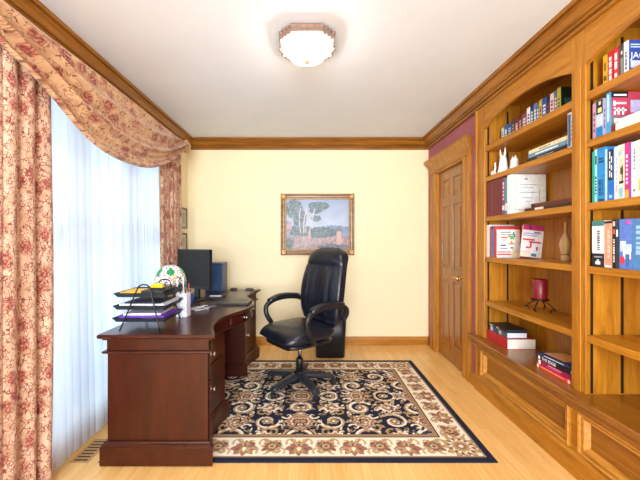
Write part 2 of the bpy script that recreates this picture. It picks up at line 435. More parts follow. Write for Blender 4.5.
# ------------------------------------------------------------------ rug (woven pattern drawn per tuft)
def make_rug():
    hx, hy, d = 1.152, .81, .005
    nx, ny = int(hx/d)+1, int(hy/d)+1
    X, Y = np.meshgrid(np.linspace(0,hx,nx), np.linspace(0,hy,ny), indexing='ij')
    NAVY, CR, TAN, GOLD, ROSE, BRN, BLUE, DK = [np.array(lin(c)) for c in ((17,24,52),(248,236,214),(200,170,132),(186,150,100),(162,108,90),(126,84,66),(44,66,112),(34,26,32))]
    C = np.zeros((nx,ny,3)); C[:] = NAVY
    dx, dy = hx-X, hy-Y; D = np.minimum(dx, dy)
    def put(mask, col): C[mask] = col
    def rosette(cx, cy, r, n, cols, ph=0):
        R = np.hypot(X-cx, Y-cy); T = np.arctan2(Y-cy, X-cx)
        for f, col, k in cols: put(R < r*f*(1+k*np.cos(n*T+ph)), col)
    def leaf(cx, cy, L, W, ang, col, col2=None):
        u = (X-cx)*math.cos(ang)+(Y-cy)*math.sin(ang); v = -(X-cx)*math.sin(ang)+(Y-cy)*math.cos(ang)
        q = np.clip(1-(u/L)**2, 0, 1); put((abs(u)<L)&(abs(v)<W*q), col)
        if col2 is not None: put((abs(u)<L*.6)&(abs(v)<W*.45*np.clip(1-(u/(L*.6))**2,0,1)), col2)
    def scroll(cx, cy, r0, r1, a0, turns, wd, col, sgn=1):
        for i in range(int(60*abs(turns))+1):
            s = i/(60*abs(turns)); a = a0+sgn*2*PI*turns*s; r = r0+(r1-r0)*s
            put((X-cx-r*math.cos(a))**2+(Y-cy-r*math.sin(a))**2 < (wd*(1-.55*s))**2, col)
    def palmette(cx, cy, r, ang, c1, c2, c3):
        for k in (-2,-1,0,1,2):
            a = ang+k*.62; leaf(cx+math.cos(a)*r*.45, cy+math.sin(a)*r*.45, r*.6, r*.26, a, c1)
        for k in (-1,0,1):
            a = ang+k*.6; leaf(cx+math.cos(a)*r*.34, cy+math.sin(a)*r*.34, r*.42, r*.18, a, c2)
        leaf(cx+math.cos(ang)*r*.25, cy+math.sin(ang)*r*.25, r*.3, r*.13, ang, c3)
    # field
    rng = random.Random(3)
    fx, fy = .877, .535
    for i in range(5):
        for j in range(4):
            cx = .02+i*.215; cy = .0+j*.19
            if (i+j) % 2 == 0: continue
            s = 1 if (i//2+j) % 2 else -1
            scroll(cx, cy, .098, .018, rng.uniform(0,6.28), 1.25, .0145, CR, s)
            scroll(cx, cy, .100, .022, rng.uniform(0,6.28), 1.0, .0085, TAN, s)
            for q in range(5): 
                a = q*1.256+rng.uniform(-.3,.3); leaf(cx+math.cos(a)*.125, cy+math.sin(a)*.12, .034, .014, a+1.1*s, rng.choice([CR,TAN,GOLD]), rng.choice([None,BRN,NAVY]))
            rosette(cx, cy, .034, 6, [(1,TAN,.15),(.7,BRN,.1),(.35,CR,0)])
    for i in range(5):
        for j in range(4):
            cx = .02+i*.215; cy = .0+j*.19
            if (i+j) % 2: continue
            big = (i % 2 == 0)
            r = .082 if big else .062
            rosette(cx, cy, r*1.12, 8, [(1,NAVY,.12)])
            rosette(cx, cy, r, 8, [(1,TAN,.13),(.80,ROSE,.13),(.58,CR,.15),(.46,BRN,.12),(.24,GOLD,0)] if big else [(1,CR,.16),(.78,GOLD,.14),(.5,ROSE,.1),(.25,CR,0)])
            for q in range(4):
                a = PI/4+q*PI/2; scroll(cx+math.cos(a)*r*1.25, cy+math.sin(a)*r*1.25, .040, .008, a+1.2, .8, .0085, CR if q%2 else GOLD, 1 if q%2 else -1)
                leaf(cx+math.cos(a+.8)*r*1.35, cy+math.sin(a+.8)*r*1.35, .03, .012, a, TAN, ROSE)
    for _ in range(150):
        x0, y0 = rng.uniform(0,fx), rng.uniform(0,fy); leaf(x0, y0, rng.uniform(.010,.022), rng.uniform(.005,.009), rng.uniform(0,3.1), rng.choice([CR,TAN,GOLD,BLUE,BLUE,NAVY,NAVY]))
    # border bands
    B0, B1 = .052, .240
    put(D < .275, BRN); put(D < .270, TAN); put(D < .262, BRN); put(D < .256, GOLD); put(D < .246, DK); put(D < B1, CR)
    def along(k, n, side):
        # position k of n along a border centre line
        if side == 'y': return (hx-.146, (k)*(hy-.146)/n)
        return (k*(hx-.146)/n, hy-.146)
    for side, n in (('x',6),('y',4)):
        base = PI/2 if side == 'x' else 0
        for k in range(n):
            cx, cy = along(k, n, side)
            if k % 2 == 0:
                palmette(cx, cy, .092, base if side == 'x' else base, ROSE, GOLD, CR)
                palmette(cx, cy, .060, base+PI, ROSE, TAN, BRN)
            else:
                rosette(cx, cy, .062, 10, [(1,TAN,.12),(.8,ROSE,.08),(.52,DK,.05),(.42,TAN,.05),(.18,BRN,0)])
        for k in range(2*n):
            cx, cy = along((k+.5)/2, n, side); sg = 1 if k % 2 else -1
            ox, oy = (0, .045*sg) if side == 'x' else (.045*sg, 0)
            scroll(cx+ox, cy+oy, .042, .006, base+sg, .9, .0075, TAN, sg); scroll(cx-ox, cy-oy, .03, .006, base, .8, .006, GOLD, -sg)
            leaf(cx-ox*.6, cy-oy*.6, .030, .015, base+sg*.7, ROSE, BRN); leaf(cx+ox*1.25, cy+oy*1.25, .024, .010, base-sg*.9, GOLD)
    cx, cy = hx-.146, hy-.146
    rosette(cx, cy, .104, 12, [(1,GOLD,.16),(.82,TAN,.16),(.62,CR,.14),(.5,GOLD,.12),(.3,ROSE,.08),(.14,CR,0)])
    for q in range(12):
        a = q*PI/6+.26; leaf(cx+math.cos(a)*.07, cy+math.sin(a)*.07, .018, .008, a, BRN)
    put(D < B0, BRN); put(D < .048, TAN); put(D < .042, NAVY)
    # mirror to the full rug
    F = np.concatenate([C[:0:-1], C], 0); F = np.concatenate([F[:,:0:-1], F], 1)
    nX, nY, _ = F.shape
    F = np.pad(F, ((1,1),(1,1),(0,0)), mode='edge')
    xs = np.linspace(-hx, hx, nX); ys = np.linspace(-hy, hy, nY)
    xs = np.concatenate([[xs[0]-.001], xs, [xs[-1]+.001]]); ys = np.concatenate([[ys[0]-.001], ys, [ys[-1]+.001]])
    GX, GY = np.meshgrid(xs, ys, indexing='ij'); Z = np.full(GX.shape, .006); Z[0]=Z[-1]=0.0003; Z[:,0]=Z[:,-1]=0.0003
    return colgrid('area_rug', GX, GY, Z, F, vcolmat('rug_wool', .95, .1, .4))
def colgrid(name, GX, GY, Z, F, mat):
    n0, n1 = GX.shape; co = np.stack([GX,GY,Z], -1).reshape(-1,3).astype(np.float32)
    idx = np.arange(n0*n1).reshape(n0,n1)
    q = np.stack([idx[:-1,:-1], idx[1:,:-1], idx[1:,1:], idx[:-1,1:]], -1).reshape(-1,4)
    me = bpy.data.meshes.new(name); me.vertices.add(len(co)); me.vertices.foreach_set('co', co.ravel())
    me.loops.add(q.size); me.loops.foreach_set('vertex_index', q.ravel().astype(np.int32))
    me.polygons.add(len(q)); me.polygons.foreach_set('loop_start', (np.arange(len(q))*4).astype(np.int32))
    me.update(); me.validate()
    a = me.color_attributes.new('col', 'FLOAT_COLOR', 'POINT')
    rgba = np.ones((len(co),4), np.float32); rgba[:,:3] = F.reshape(-1,3); a.data.foreach_set('color', rgba.ravel())
    me.materials.append(mat)
    o = bpy.data.objects.new(name, me); COL.objects.link(o); WLOC[o.name] = Vector((0,0,0)); return o
rug = make_rug(); rug.location = (-.062, 2.713, .0)
tag(rug, 'navy and cream oriental area rug lying under the desk and chair', 'rug')

# ------------------------------------------------------------------ desk
YC, HL = 2.752, .892
CTRL = [(-1.0,-.532),(-.93,-.548),(-.80,-.590),(-.66,-.612),(-.50,-.600),(-.36,-.555),(-.22,-.495),(-.1,-.470),(0,-.464)]
def Xe(y):
    s = -abs((y-YC)/HL); s = max(s, -1)
    for (a, xa), (b_, xb) in zip(CTRL, CTRL[1:]):
        if a <= s <= b_+1e-9:
            i = CTRL.index((a,xa)); p0 = CTRL[max(i-1,0)]; p3 = CTRL[i+2] if i+2 < len(CTRL) else (.1,-.470)
            h_ = b_-a; t_ = (s-a)/h_
            m0 = (xb-p0[1])/(b_-p0[0])*h_ if i > 0 else (xb-xa); m1 = (p3[1]-xa)/(p3[0]-a)*h_
            return (2*t_**3-3*t_**2+1)*xa+(t_**3-2*t_**2+t_)*m0+(-2*t_**3+3*t_**2)*xb+(t_**3-t_**2)*m1
    return -.464
def outline(ins, y0=None, y1=None, xb=-1.197, n=46, back=None):
    y0 = YC-HL+ins if y0 is None else y0; y1 = YC+HL-ins if y1 is None else y1
    xb = xb+ins if back is None else back
    pts = [(xb, y0)] + [(Xe(y0+(y1-y0)*i/n)-ins, y0+(y1-y0)*i/n) for i in range(n+1)] + [(xb, y1)]
    return pts
dk = thing('desk', 'dark cherry executive desk with a wavy front edge standing in front of the sheer curtain', 'desk', (-.87, YC, 0))
def slab(m, pairs, y0=None, y1=None, back=None):
    for (i, z0, z1) in pairs: m.prism(outline(i, y0, y1, back=back), z0, z1)
    return m
def rings(m, prof, y0=None, y1=None):
    m.loft([[(x,y,z) for x, y in outline(i, y0 and y0, y1)] for i, z in prof], sm=False); return m
topm = MB(); rings(topm, [(.030,.712),(.020,.714),(.020,.720),(.006,.726),(0,.732),(0,.744),(.004,.750)]); 
TOPW = wood('cherry_top', (42,15,9), (58,22,13), (74,30,19), 'y', .3, .2, .6, .35)
topm.build('desktop', TOPW, dk)
ap = MB(); rings(ap, [(.036,.650),(.036,.7125)]); ap.build('apron', cherry['y'], dk)
mo = MB(); rings(mo, [(.034,.632),(.022,.636),(.016,.644),(.018,.650),(.034,.652)]); mo.build('waist_moulding', cherry['y'], dk)
P0, P1, P2, P3 = YC-HL+.036, 2.395, 3.11, YC+HL-.036
for k, (y0, y1) in enumerate(((P0, P1), (P2, P3))):
    pd = MB(); pd.prism(outline(.040, y0, y1), .1, .634); po = pd.build('pedestal', cherry['z'], dk)
    ya, yb = (y0-.03, y1+.012) if k == 0 else (y0-.012, y1+.03)
    pm = MB(); pm.loft([[(x,y,z) for x, y in outline(i, ya+e, yb-e)] for i, z, e in ((.012,.0062,0),(.012,.108,0),(.018,.114,.006),(.018,.122,.006),(.028,.127,.014),(.030,.134,.018))], sm=False)
    pm.build('plinth', cherry['y'], dk)
    for z0, z1, kz in ((.475,.628,.553),(.145,.463,.328)):
        yy0, yy1 = y0+.03, y1-.03; n = 24
        ys = [yy0+(yy1-yy0)*i/n for i in range(n+1)]
        dr = MB(); poly = [(Xe(y)-.040+.014, y) for y in ys] + [(Xe(y)-.0395, y) for y in reversed(ys)]
        dr.prism(poly, z0, z1); do = dr.build('drawer', cherry['y'], dk, bevel=.002)
        ky = (yy0+yy1)/2-.02; kx = Xe(ky)-.026
        kb = MB(); kb.lathe([(.001,-.001),(.017,-.001),(.017,.003),(.006,.006),(.006,.016),(.014,.021),(.016,.027),(.011,.033),(.001,.034)], (kx,ky,kz), 16, 'x'); kb.build('knob', NICKEL, do)
for y0, y1 in ((2.44,2.74),(2.764,3.064)):
    n = 14; ys = [y0+(y1-y0)*i/n for i in range(n+1)]
    dr = MB(); dr.prism([(Xe(y)-.024, y) for y in ys]+[(Xe(y)-.0355, y) for y in reversed(ys)], .656, .708); do = dr.build('drawer', cherry['y'], dk, bevel=.002)
    ky = (y0+y1)/2; kb = MB(); kb.lathe([(.001,-.001),(.014,-.001),(.014,.003),(.006,.006),(.006,.014),(.013,.019),(.014,.025),(.001,.030)], (Xe(ky)-.024,ky,.682), 14, 'x'); kb.build('knob', NICKEL, do)
MB().box(-1.15, -1.13, P1-.002, P2+.002, .12, .65).build('modesty_panel', cherry['z'], dk)
DT = .7505   # desk top surface

# letter tray rack
RC = (-1.0, 2.07)
rk = thing('letter_tray_rack', 'black wire letter tray rack with three loaded tiers near the front desk corner', 'desk organiser', (RC[0], RC[1], DT))
def aframe(y, lean):
    pts = []
    xl, xr, xa, top = -1.105, -.870, -.968, DT+.272
    for i in range(9): s = i/8; pts.append((xl+(xa-.035-xl)*s, y+lean*s, DT+.004+(top-.02-DT)*s))
    for i in range(1, 8):
        a = PI-PI*i/8; pts.append((xa+.035*math.cos(a), y+lean, top-.02+.022*math.sin(a)))
    for i in range(9): s = 1-i/8; pts.append((xr+(xa+.035-xr)*s, y+lean*s, DT+.004+(top-.02-DT)*s))
    return pts
for y, l in ((1.925, .01), (2.225, -.01)):
    m = MB(); m.tube(aframe(y, l), .0042, 8); m.build('wire_frame', BLACKM, rk)
TZ = [.800, .872, .946]
MESH = plain((46,54,64), .45, .2)
for k, z in enumerate(TZ):
    m = MB(); x0, x1, y0, y1 = -1.155+.004*k, -.848, 1.945, 2.215
    def R_(i, zz, dx=0): return [(x0+i-dx, y0+i, zz), (x1-i, y0+i, zz), (x1-i, y1-i, zz), (x0+i-dx, y1-i, zz)]
    m.loft([R_(.012,z), R_(0,z+.022,.004), R_(.003,z+.022,.004), R_(.015,z+.002)], sm=False)
    m.build('tray', MESH, rk)
    m = MB(); pts = [(x0-.004,y0,z+.023),(x1,y0,z+.023),(x1,y1,z+.023),(x0-.004,y1,z+.023),(x0-.004,y0,z+.023)]
    for a, b_ in zip(pts, pts[1:]): m.tube([a,b_], .0032, 6)
    m.build('tray_rim', BLACKM, rk)
def sheet_stack(name, label, cat, x0, x1, y0, y1, z0, z1, col, rot=0, group=None, rough=.6, n=1):
    c = Vector(((x0+x1)/2, (y0+y1)/2, z0)); m = MB()
    m.box(x0-c.x, x1-c.x, y0-c.y, y1-c.y, 0, z1-z0)
    o = m.build(name, plain(col, rough)); o.location = c; o.rotation_euler = (0,0,rot); WLOC[o.name] = c
    return tag(o, label, cat, group)
sheet_stack('folder', 'violet folder lying in the lowest tray of the wire rack', 'folder', -1.135, -.866, 1.965, 2.195, .8025, .832, (112,52,176))
sheet_stack('paper_stack', 'white papers on top of the violet folder in the lowest tray', 'papers', -1.12, -.90, 1.985, 2.20, .8325, .845, (222,220,232), .05)
sheet_stack('paper_stack', 'white paper stack filling the middle tray of the wire rack', 'papers', -1.130, -.866, 1.965, 2.195, .8745, .905, (226,228,236))
sheet_stack('folder', 'dark navy folder over the white papers in the middle tray', 'folder', -1.10, -.89, 1.972, 2.19, .9055, .913, (32,36,56), -.02)
sheet_stack('magazine', 'dark red magazine lowest in the top tray', 'magazine', -1.124, -.90, 1.970, 2.19, .9490, .960, (130,34,44))
sheet_stack('notebook', 'yellow pad lying on the dark red magazine in the top tray', 'notebook', -1.13, -1.01, 1.970, 2.13, .9605, .974, (236,188,40), .03)
sheet_stack('folder', 'black zip folder beside the yellow pad in the top tray', 'folder', -1.002, -.868, 1.968, 2.15, .9605, .982, (34,36,40), 0)
# yellow handled staple remover / clip on the black folder
yb = thing('hole_punch', 'bright yellow hole punch standing on the black folder in the top tray', 'hole punch', (-.935, 2.03, .9825))
m = MB(); m.box(-.975,-.895,2.01,2.05,.9825,.992); m.build('base', plain((40,40,44),.4), yb, bevel=.003)
m = MB(); m.loft([[(-.975+.08*s, 2.012, .9935+.002*s), (-.975+.08*s, 2.048, .9935+.002*s), (-.975+.08*s, 2.046, 1.006+.016*math.sin(2.4*s)), (-.975+.08*s, 2.014, 1.006+.016*math.sin(2.4*s))] for s in (0,.25,.5,.75,1)], sm=False); m.build('lever', plain((240,186,20),.3), yb, bevel=.004)
# papers leaning in white holder with pens
ph = thing('pen_holder', 'tall white pen holder with pens behind the wire rack', 'pen holder', (-.885, 2.33, DT))
m = MB()
def rr(i, z): return [(-.925+i,2.29+i,z),(-.850-i,2.29+i,z),(-.850-i,2.37-i,z),(-.925+i,2.37-i,z)]
m.loft([rr(0,DT), rr(0,DT+.165), rr(.004,DT+.165), rr(.004,DT+.01)], sm=False); m.build('cup', plain((232,232,240),.35), ph, bevel=.003)
for k, (x, y, dx, dy, L, colr) in enumerate([(-.905,2.31,-.02,.0,.10,(240,240,240)),(-.885,2.33,-.006,.01,.11,(235,235,235)),(-.872,2.31,.012,.0,.085,(30,90,60)),(-.90,2.35,-.025,.01,.08,(40,40,50)),(-.866,2.345,.012,.0,.07,(180,40,60))]):
    pn = tag(MB().tube([(x,y,DT+.012),(x+dx,y+dy,DT+.16+L*.9),(x+dx*1.1,y+dy*1.1,DT+.16+L)], [.0045,.0045,.002], 8).build('pen', plain(colr,.35), origin=(x,y,DT+.012)),
        ['white pen leaning out of the white holder, furthest toward the rack','white pen standing tallest in the white pen holder','dark green pen in the white pen holder','dark grey pen at the back of the white pen holder','crimson pen at the desk-edge side of the white holder'][k], 'pen', 'pens in the white holder')

# mosaic dome lamp
LP = (-1.075, 2.56)
lp = thing('table_lamp', 'small dome lamp with white mosaic shade and green leaves behind the wire rack', 'lamp', (LP[0], LP[1], DT))
m = MB(); m.lathe([(.001,0),(.06,0),(.06,.010),(.045,.018),(.018,.030),(.013,.06),(.020,.085),(.012,.11),(.010,.20)], (LP[0],LP[1],DT), 24); m.build('stem', plain((196,150,48),.3,.6), lp)
def shademat():
    m, nt, b_ = newmat('mosaic_shade'); v = coords(nt, 'UV', (9,9,1))
    v1 = nt.nodes.new('ShaderNodeTexVoronoi'); v1.inputs['Scale'].default_value = 1.6; nt.links.new(v, v1.inputs['Vector'])
    ve = nt.nodes.new('ShaderNodeTexVoronoi'); ve.feature = 'DISTANCE_TO_EDGE'; ve.inputs['Scale'].default_value = 1.6; nt.links.new(v, ve.inputs['Vector'])
    sep = nt.nodes.new('ShaderNodeSeparateColor'); nt.links.new(v1.outputs['Color'], sep.inputs[0])
    c = ramp(nt, sep.outputs[0], [(.0,(226,150,170)),(.18,(240,240,236)),(.8,(250,248,244)),(.97,(238,200,120))])
    e = ramp(nt, ve.outputs['Distance'], [(.02,(40,30,30)),(.09,(255,255,255))])
    mm = nt.nodes.new('ShaderNodeMix'); mm.data_type = 'RGBA'; mm.blend_type = 'MULTIPLY'; mm.inputs[0].default_value = 1
    nt.links.new(c, mm.inputs[6]); nt.links.new(e, mm.inputs[7]); nt.links.new(mm.outputs[2], b_.inputs['Base Color'])
    b_.inputs['Roughness'].default_value = .25; return m
zc = DT+.185
def dome(u, v):
    a = 2*PI*u; t_ = .08+.92*v; r = .116*math.sin(t_*PI/2); z = zc+.015+.145*math.cos(t_*PI/2)
    return (LP[0]+r*math.cos(a), LP[1]+r*math.sin(a), z)
m = MB(); m.grid(dome, 36, 12, lambda u, v: (u*2, v*.6)); so = m.build('lamp_shade', shademat(), lp, solid=.004)
GRN = plain((20,140,70), .3)
for az in (-1.15, -2.25, .3, 2.0):
    m = MB()
    for k, (da, dv) in enumerate(((-.15,.02),(.15,.02),(0,-.10),(0,.06))):
        def lf(u, v, da=da, dv=dv):
            a = az+da+.2*(u-.5)*math.sin(PI*v)*1.6; tv = .5+dv+.26*(v-.5)
            p = Vector(dome(a/(2*PI), tv)); c = Vector((LP[0],LP[1],zc)); return p+(p-c).normalized()*(.0045+.0006*k)
        m.grid(lf, 4, 6)
    m.build('leaf_inlay', GRN, so, solid=.001)
m = MB(); m.lathe([(.018,.142),(.020,.148),(.010,.154),(.006,.165),(.010,.175),(.001,.186)], (LP[0],LP[1],zc), 16); m.build('finial', plain((60,42,34),.4,.5), lp)

# monitor
mon = thing('computer_monitor', 'black flat computer monitor with a dark screen on the desk', 'monitor', (-1.035, 2.96, DT), rz=math.radians(-30+0))
mw, z0, z1 = .205, .105, .455
m = MB(); m.lathe([(.001,0),(.11,0),(.11,.008),(.10,.014),(.03,.02),(.001,.02)], (0,.02,0), 28); m.build('base', BLACKP, mon, local=True)
m = MB(); m.box(-.03,.03,.03,.055,.015,.22); m.build('neck', BLACKP, mon, local=True, bevel=.006)
m = MB(); m.box(-mw,mw,-.012,.03,z0,z1); m.box(-mw+.04,mw-.04,.03,.055,z0+.05,z1-.05); m.build('housing', BLACKP, mon, local=True, bevel=.005)
m = MB(); m.box(-mw+.014,mw-.014,-.0135,-.012,z0+.02,z1-.014); m.build('screen', plain((34,32,28), .5, 0, .2), mon, local=True)
# computer tower
tw = thing('computer_tower', 'navy blue computer tower standing behind the black monitor', 'computer', (-.98, 3.43, DT))
m = MB(); m.box(-1.07,-.895,3.41,3.62,DT,DT+.30); m.build('case', plain((26,50,84),.4), tw, bevel=.004)
m = MB(); m.box(-.905,-.890,3.402,3.41,DT,DT+.302); m.box(-1.07,-.905,3.404,3.41,DT+.292,DT+.302); m.build('edge_trim', plain((60,80,110),.3), tw)
m = MB(); m.box(-1.055,-.915,3.404,3.41,DT+.02,DT+.28); m.build('front_panel', plain((30,62,104),.45), tw, bevel=.003)
# small items
cu = thing('pencil_cup', 'small blue cup of pens on the desk in front of the monitor', 'cup', (-1.02, 2.80, DT))
m = MB(); m.lathe([(.001,0),(.036,0),(.040,.075),(.037,.075),(.033,.006),(.001,.006)], (-1.02,2.80,DT), 24); m.build('body', plain((34,84,200),.35), cu)
for k, (dx, dy, cc, lb) in enumerate([(.015,.0,(40,42,50),'black marker in the blue cup before the monitor'),(-.014,.01,(40,120,80),'green marker in the blue cup before the monitor')]):
    tag(MB().tube([(-1.02+dx*.5,2.80+dy,DT+.008),(-1.02+dx,2.80+dy,DT+.125)], .005, 8).build('marker_pen', plain(cc,.4), origin=(-1.02+dx*.5,2.80+dy,DT+.008)), lb, 'marker', 'markers in the blue cup')
bt = thing('spray_bottle', 'slim dark bottle beside the blue cup on the desk', 'bottle', (-1.09, 2.70, DT))
m = MB(); m.lathe([(.001,0),(.022,0),(.022,.085),(.010,.10),(.010,.112)], (-1.09,2.70,DT), 18); m.build('body', plain((24,34,36),.25), bt)
m = MB(); m.lathe([(.012,.1125),(.012,.135),(.001,.135)], (-1.09,2.70,DT), 18); m.build('cap', plain((210,214,212),.3), bt)
dv = thing('desk_phone', 'low black box with a silver top between monitor and tower', 'device', (-.875, 3.02, DT))
m = MB(); m.box(-.905,-.79,2.98,3.12,DT,DT+.028); m.build('body', BLACKP, dv, bevel=.004)
m = MB(); m.box(-.90,-.795,2.982,3.02,DT+.0285,DT+.034); m.build('top_plate', plain((226,228,232),.3), dv, bevel=.002)
lt = thing('laptop', 'closed slim black laptop lying on the curved desk front', 'laptop', (-.64, 2.82, DT))
m = MB(); m.box(-.775,-.500,2.71,2.93,DT,DT+.010); m.build('base', BLACKP, lt, bevel=.003)
m = MB(); m.box(-.775,-.500,2.71,2.93,DT+.0105,DT+.018); m.build('lid', plain((36,36,40),.35), lt, bevel=.003)
m = MB(); pts = []
for i in range(90):
    s = i/89; a = s*22; pts.append((-.86+.05*math.cos(a*.83)+.04*math.sin(a*.31)+.03*s, 2.56+.055*math.sin(a)+.05*math.cos(a*.41), DT+.003+.010*abs(math.sin(a*.7))))
tag(m.tube(pts, .0022, 6).build('charging_cable', plain((206,206,208),.4), origin=(-.86,2.56,DT)), 'tangled pale charging cable on the desk in front of the laptop', 'cable')
m = MB(); pts = [(-.98+.23*s, 2.50+.18*s+.02*math.sin(7*s), DT+.003) for s in [i/20 for i in range(21)]]
tag(m.tube(pts, .0018, 6).build('thin_cable', plain((170,170,178),.4), origin=(-.98,2.5,DT)), 'thin grey cable running behind the wire rack on the desk', 'cable')
for x0, x1, lb in ((-.855,-.775,'flat dark block on the far desk edge next to the tower'), (-.69,-.60,'flat dark block on the far desk edge toward its corner')):
    m = MB(); m.box(x0,x1,3.55,3.60,DT,DT+.012); m.box(x0+.012,x1-.012,3.557,3.593,DT+.012,DT+.020)
    tag(m.build('paperweight', plain((58,44,34),.35), origin=((x0+x1)/2,3.575,DT), bevel=.002), lb, 'paperweight', 'blocks on the far desk edge')

# ------------------------------------------------------------------ office chair (local +X is forward)
ch = thing('office_chair', 'black leather high-back executive chair on a five-star base on the rug', 'chair', (-.082, 2.875, .0062), rz=math.radians(180+38)); ch.scale = (1.05,1.05,1.04)
def sq(cy, cz, w_, t_, e=.5, n=28):     # superellipse section
    out = []
    for k in range(n):
        a = 2*PI*k/n; c_, s_ = math.cos(a), math.sin(a)
        out.append((cy+w_*math.copysign(abs(c_)**e, c_), cz+t_*math.copysign(abs(s_)**e, s_)))
    return out
# seat
rings_ = []
for i in range(17):
    s = i/16; x = -.23+.50*s
    wd = .255*(1-.25*(abs(2*s-1)**5))*(.95+.05*s); th = .060*(1-.85*abs(2*s-1)**6)
    zc_ = .475-.030*max(0, s-.75)*4*.6+.012*(1-s)
    rings_.append([(x, y, z) for y, z in sq(0, zc_, wd, th, .6, 32)])
m = MB(); m.loft(rings_); m.build('seat', LEATHER, ch, local=True)
m = MB(); m.loft([[(-.21+.43*s, y, z) for y, z in sq(0, .405, .21*(1-.2*abs(2*s-1)**4), .022, .5, 20)] for s in [k/8 for k in range(9)]]); m.build('seat_pan', BLACKP, ch, local=True)
# backrest
def backring(v, n=44):
    z = .50+.665*v
    xc = -.235 - .10*v + .035*math.sin(v*PI*1.1) - .05*max(0, .2-v)
    wd = (.225+.035*math.sin(PI*min(1, v*1.15))) * (1-.55*max(0,(v-.84)/.16)**2.6) * (1-.25*max(0,(.12-v)/.12)**2)
    th = .058*(1-.5*max(0,(v-.93)/.07)**2)*(1-.4*max(0,(.06-v)/.06))
    if v > .78: th += .012*math.sin(PI*min(1,(v-.78)/.2))
    out = []
    for k in range(n):
        a = 2*PI*k/n; c_, s_ = math.cos(a), math.sin(a)
        y = wd*math.copysign(abs(c_)**.6, c_); d_ = th*math.copysign(abs(s_)**.6, s_)
        if s_ > .2 and .10 < v < .76:
            gr = min(abs(abs(y)-.05), abs(abs(y)-.135)); d_ -= .014*math.exp(-(gr/.011)**2)
        if s_ > .2: d_ -= .012*math.exp(-((v-.775)/.012)**2) + .010*math.exp(-((v-.10)/.02)**2)
        if s_ > 0: d_ += .012*(abs(y)/.25)**2
        out.append((xc+d_, y, z))
    return out
m = MB(); m.loft([backring(i/52, 96) for i in range(53)]); m.build('backrest', LEATHER, ch, local=True)
m = MB(); m.box(-.245,-.215,-.05,.05,.40,.60); m.box(-.245,.02,-.05,.05,.372,.395); m.build('back_bracket', BLACKP, ch, local=True, bevel=.008)
for s in (-1, 1):
    y = .285*s
    pts = [(-.255,y*.90,.575),(-.262,y,.63),(-.245,y*1.04,.675),(-.19,y*1.05,.700),(-.08,y*1.05,.712),(.03,y*1.05,.705),(.105,y*1.05,.680),(.145,y*1.04,.640),(.145,y*1.0,.58),(.11,y*.97,.515),(.07,y*.93,.452),(.03,y*.80,.425)]
    dense = []
    for i in range(len(pts)-1):
        p0, p1, p2, p3 = [Vector(pts[min(max(i+k,0),len(pts)-1)]) for k in (-1,0,1,2)]
        for q in range(5):
            t_ = q/5; dense.append(.5*((2*p1)+(-p0+p2)*t_+(2*p0-5*p1+4*p2-p3)*t_*t_+(-p0+3*p1-3*p2+p3)*t_**3))
    dense.append(Vector(pts[-1]))
    m = MB(); m.tube(dense, .021, 12, r2=.027, up=(0,s*1.0,0)) if False else m.tube(dense, .021, 12)
    ar = m.build('armrest', BLACKP, ch, local=True)
    rg = []
    for i in range(13):
        q = i/12; x = -.21+.33*q; zz = .712+.016*math.sin(PI*q)-.022*max(0,q-.7)/.3
        rg.append([(x, yy, z_) for yy, z_ in sq(y*1.05, zz+.004, .034*(1-.35*abs(2*q-1)**4), .017, .6, 16)])
    m = MB(); m.loft(rg); m.build('arm_pad', LEATHER, ar, local=True)
m = MB(); m.lathe([(.001,.14),(.030,.14),(.030,.24),(.027,.245)], n=20); m.build('column_sleeve', BLACKP, ch, local=True)
m = MB(); m.lathe([(.017,.235),(.017,.385),(.001,.385)], n=20); m.build('gas_column', CHROME, ch, local=True)
m = MB(); m.lathe([(.030,.06),(.050,.065),(.056,.10),(.045,.135),(.030,.145)], n=24); m.build('hub', BLACKP, ch, local=True)
for k in range(5):
    a = math.radians(72*k+8); ca, sa = math.cos(a), math.sin(a)
    m = MB(); rg = []
    for i in range(9):
        q = i/8; r = .03+.265*q; zz = .105-.035*q**1.6; w_, t_ = .040-.014*q, .026-.009*q
        rg.append([(r*ca-yy*sa, r*sa+yy*ca, z_) for yy, z_ in sq(0, zz, w_, t_, .6, 14)])
    m.loft(rg); lg = m.build('base_leg', plain((38,42,52),.35), ch, local=True)
    cx, cy = .285*ca, .285*sa
    m = MB(); m.lathe([(.007,.03),(.007,.068)], (cx,cy,0), 8)
    M = Matrix.Translation((cx,cy,.026)) @ Matrix.Rotation(a+1.1+k*.7, 4, 'Z')
    for o_ in (-.018,.006):
        st = len(m.v); m.lathe([(.001,0),(.020,0),(.0255,.003),(.0255,.010),(.020,.012),(.001,.012)], (0,o_,0), 18, 'y'); m.xf(M, st)
    m.build('caster', BLACKP, lg, local=True)

# waste bin behind the chair
wb = thing('waste_bin', 'black tapered waste bin on the floor behind the office chair', 'bin', (.235, 3.72, 0))
m = MB()
def rb(w_, d_, z): return [(.235+p[0]*1, 3.72+p[1], z) for p in sq(0, 0, w_, d_, .35, 28)]
m.loft([rb(.160,.115,.0), rb(.183,.135,.50), rb(.178,.130,.50), rb(.155,.110,.012)]); m.build('body', BLACKP, wb)
m = MB(); m.loft([rb(.183,.135,.492), rb(.192,.144,.494), rb(.192,.144,.520), rb(.186,.138,.524), rb(.178,.130,.520), rb(.178,.130,.494)], loop=True); m.build('rim', plain((30,31,34),.35), wb)

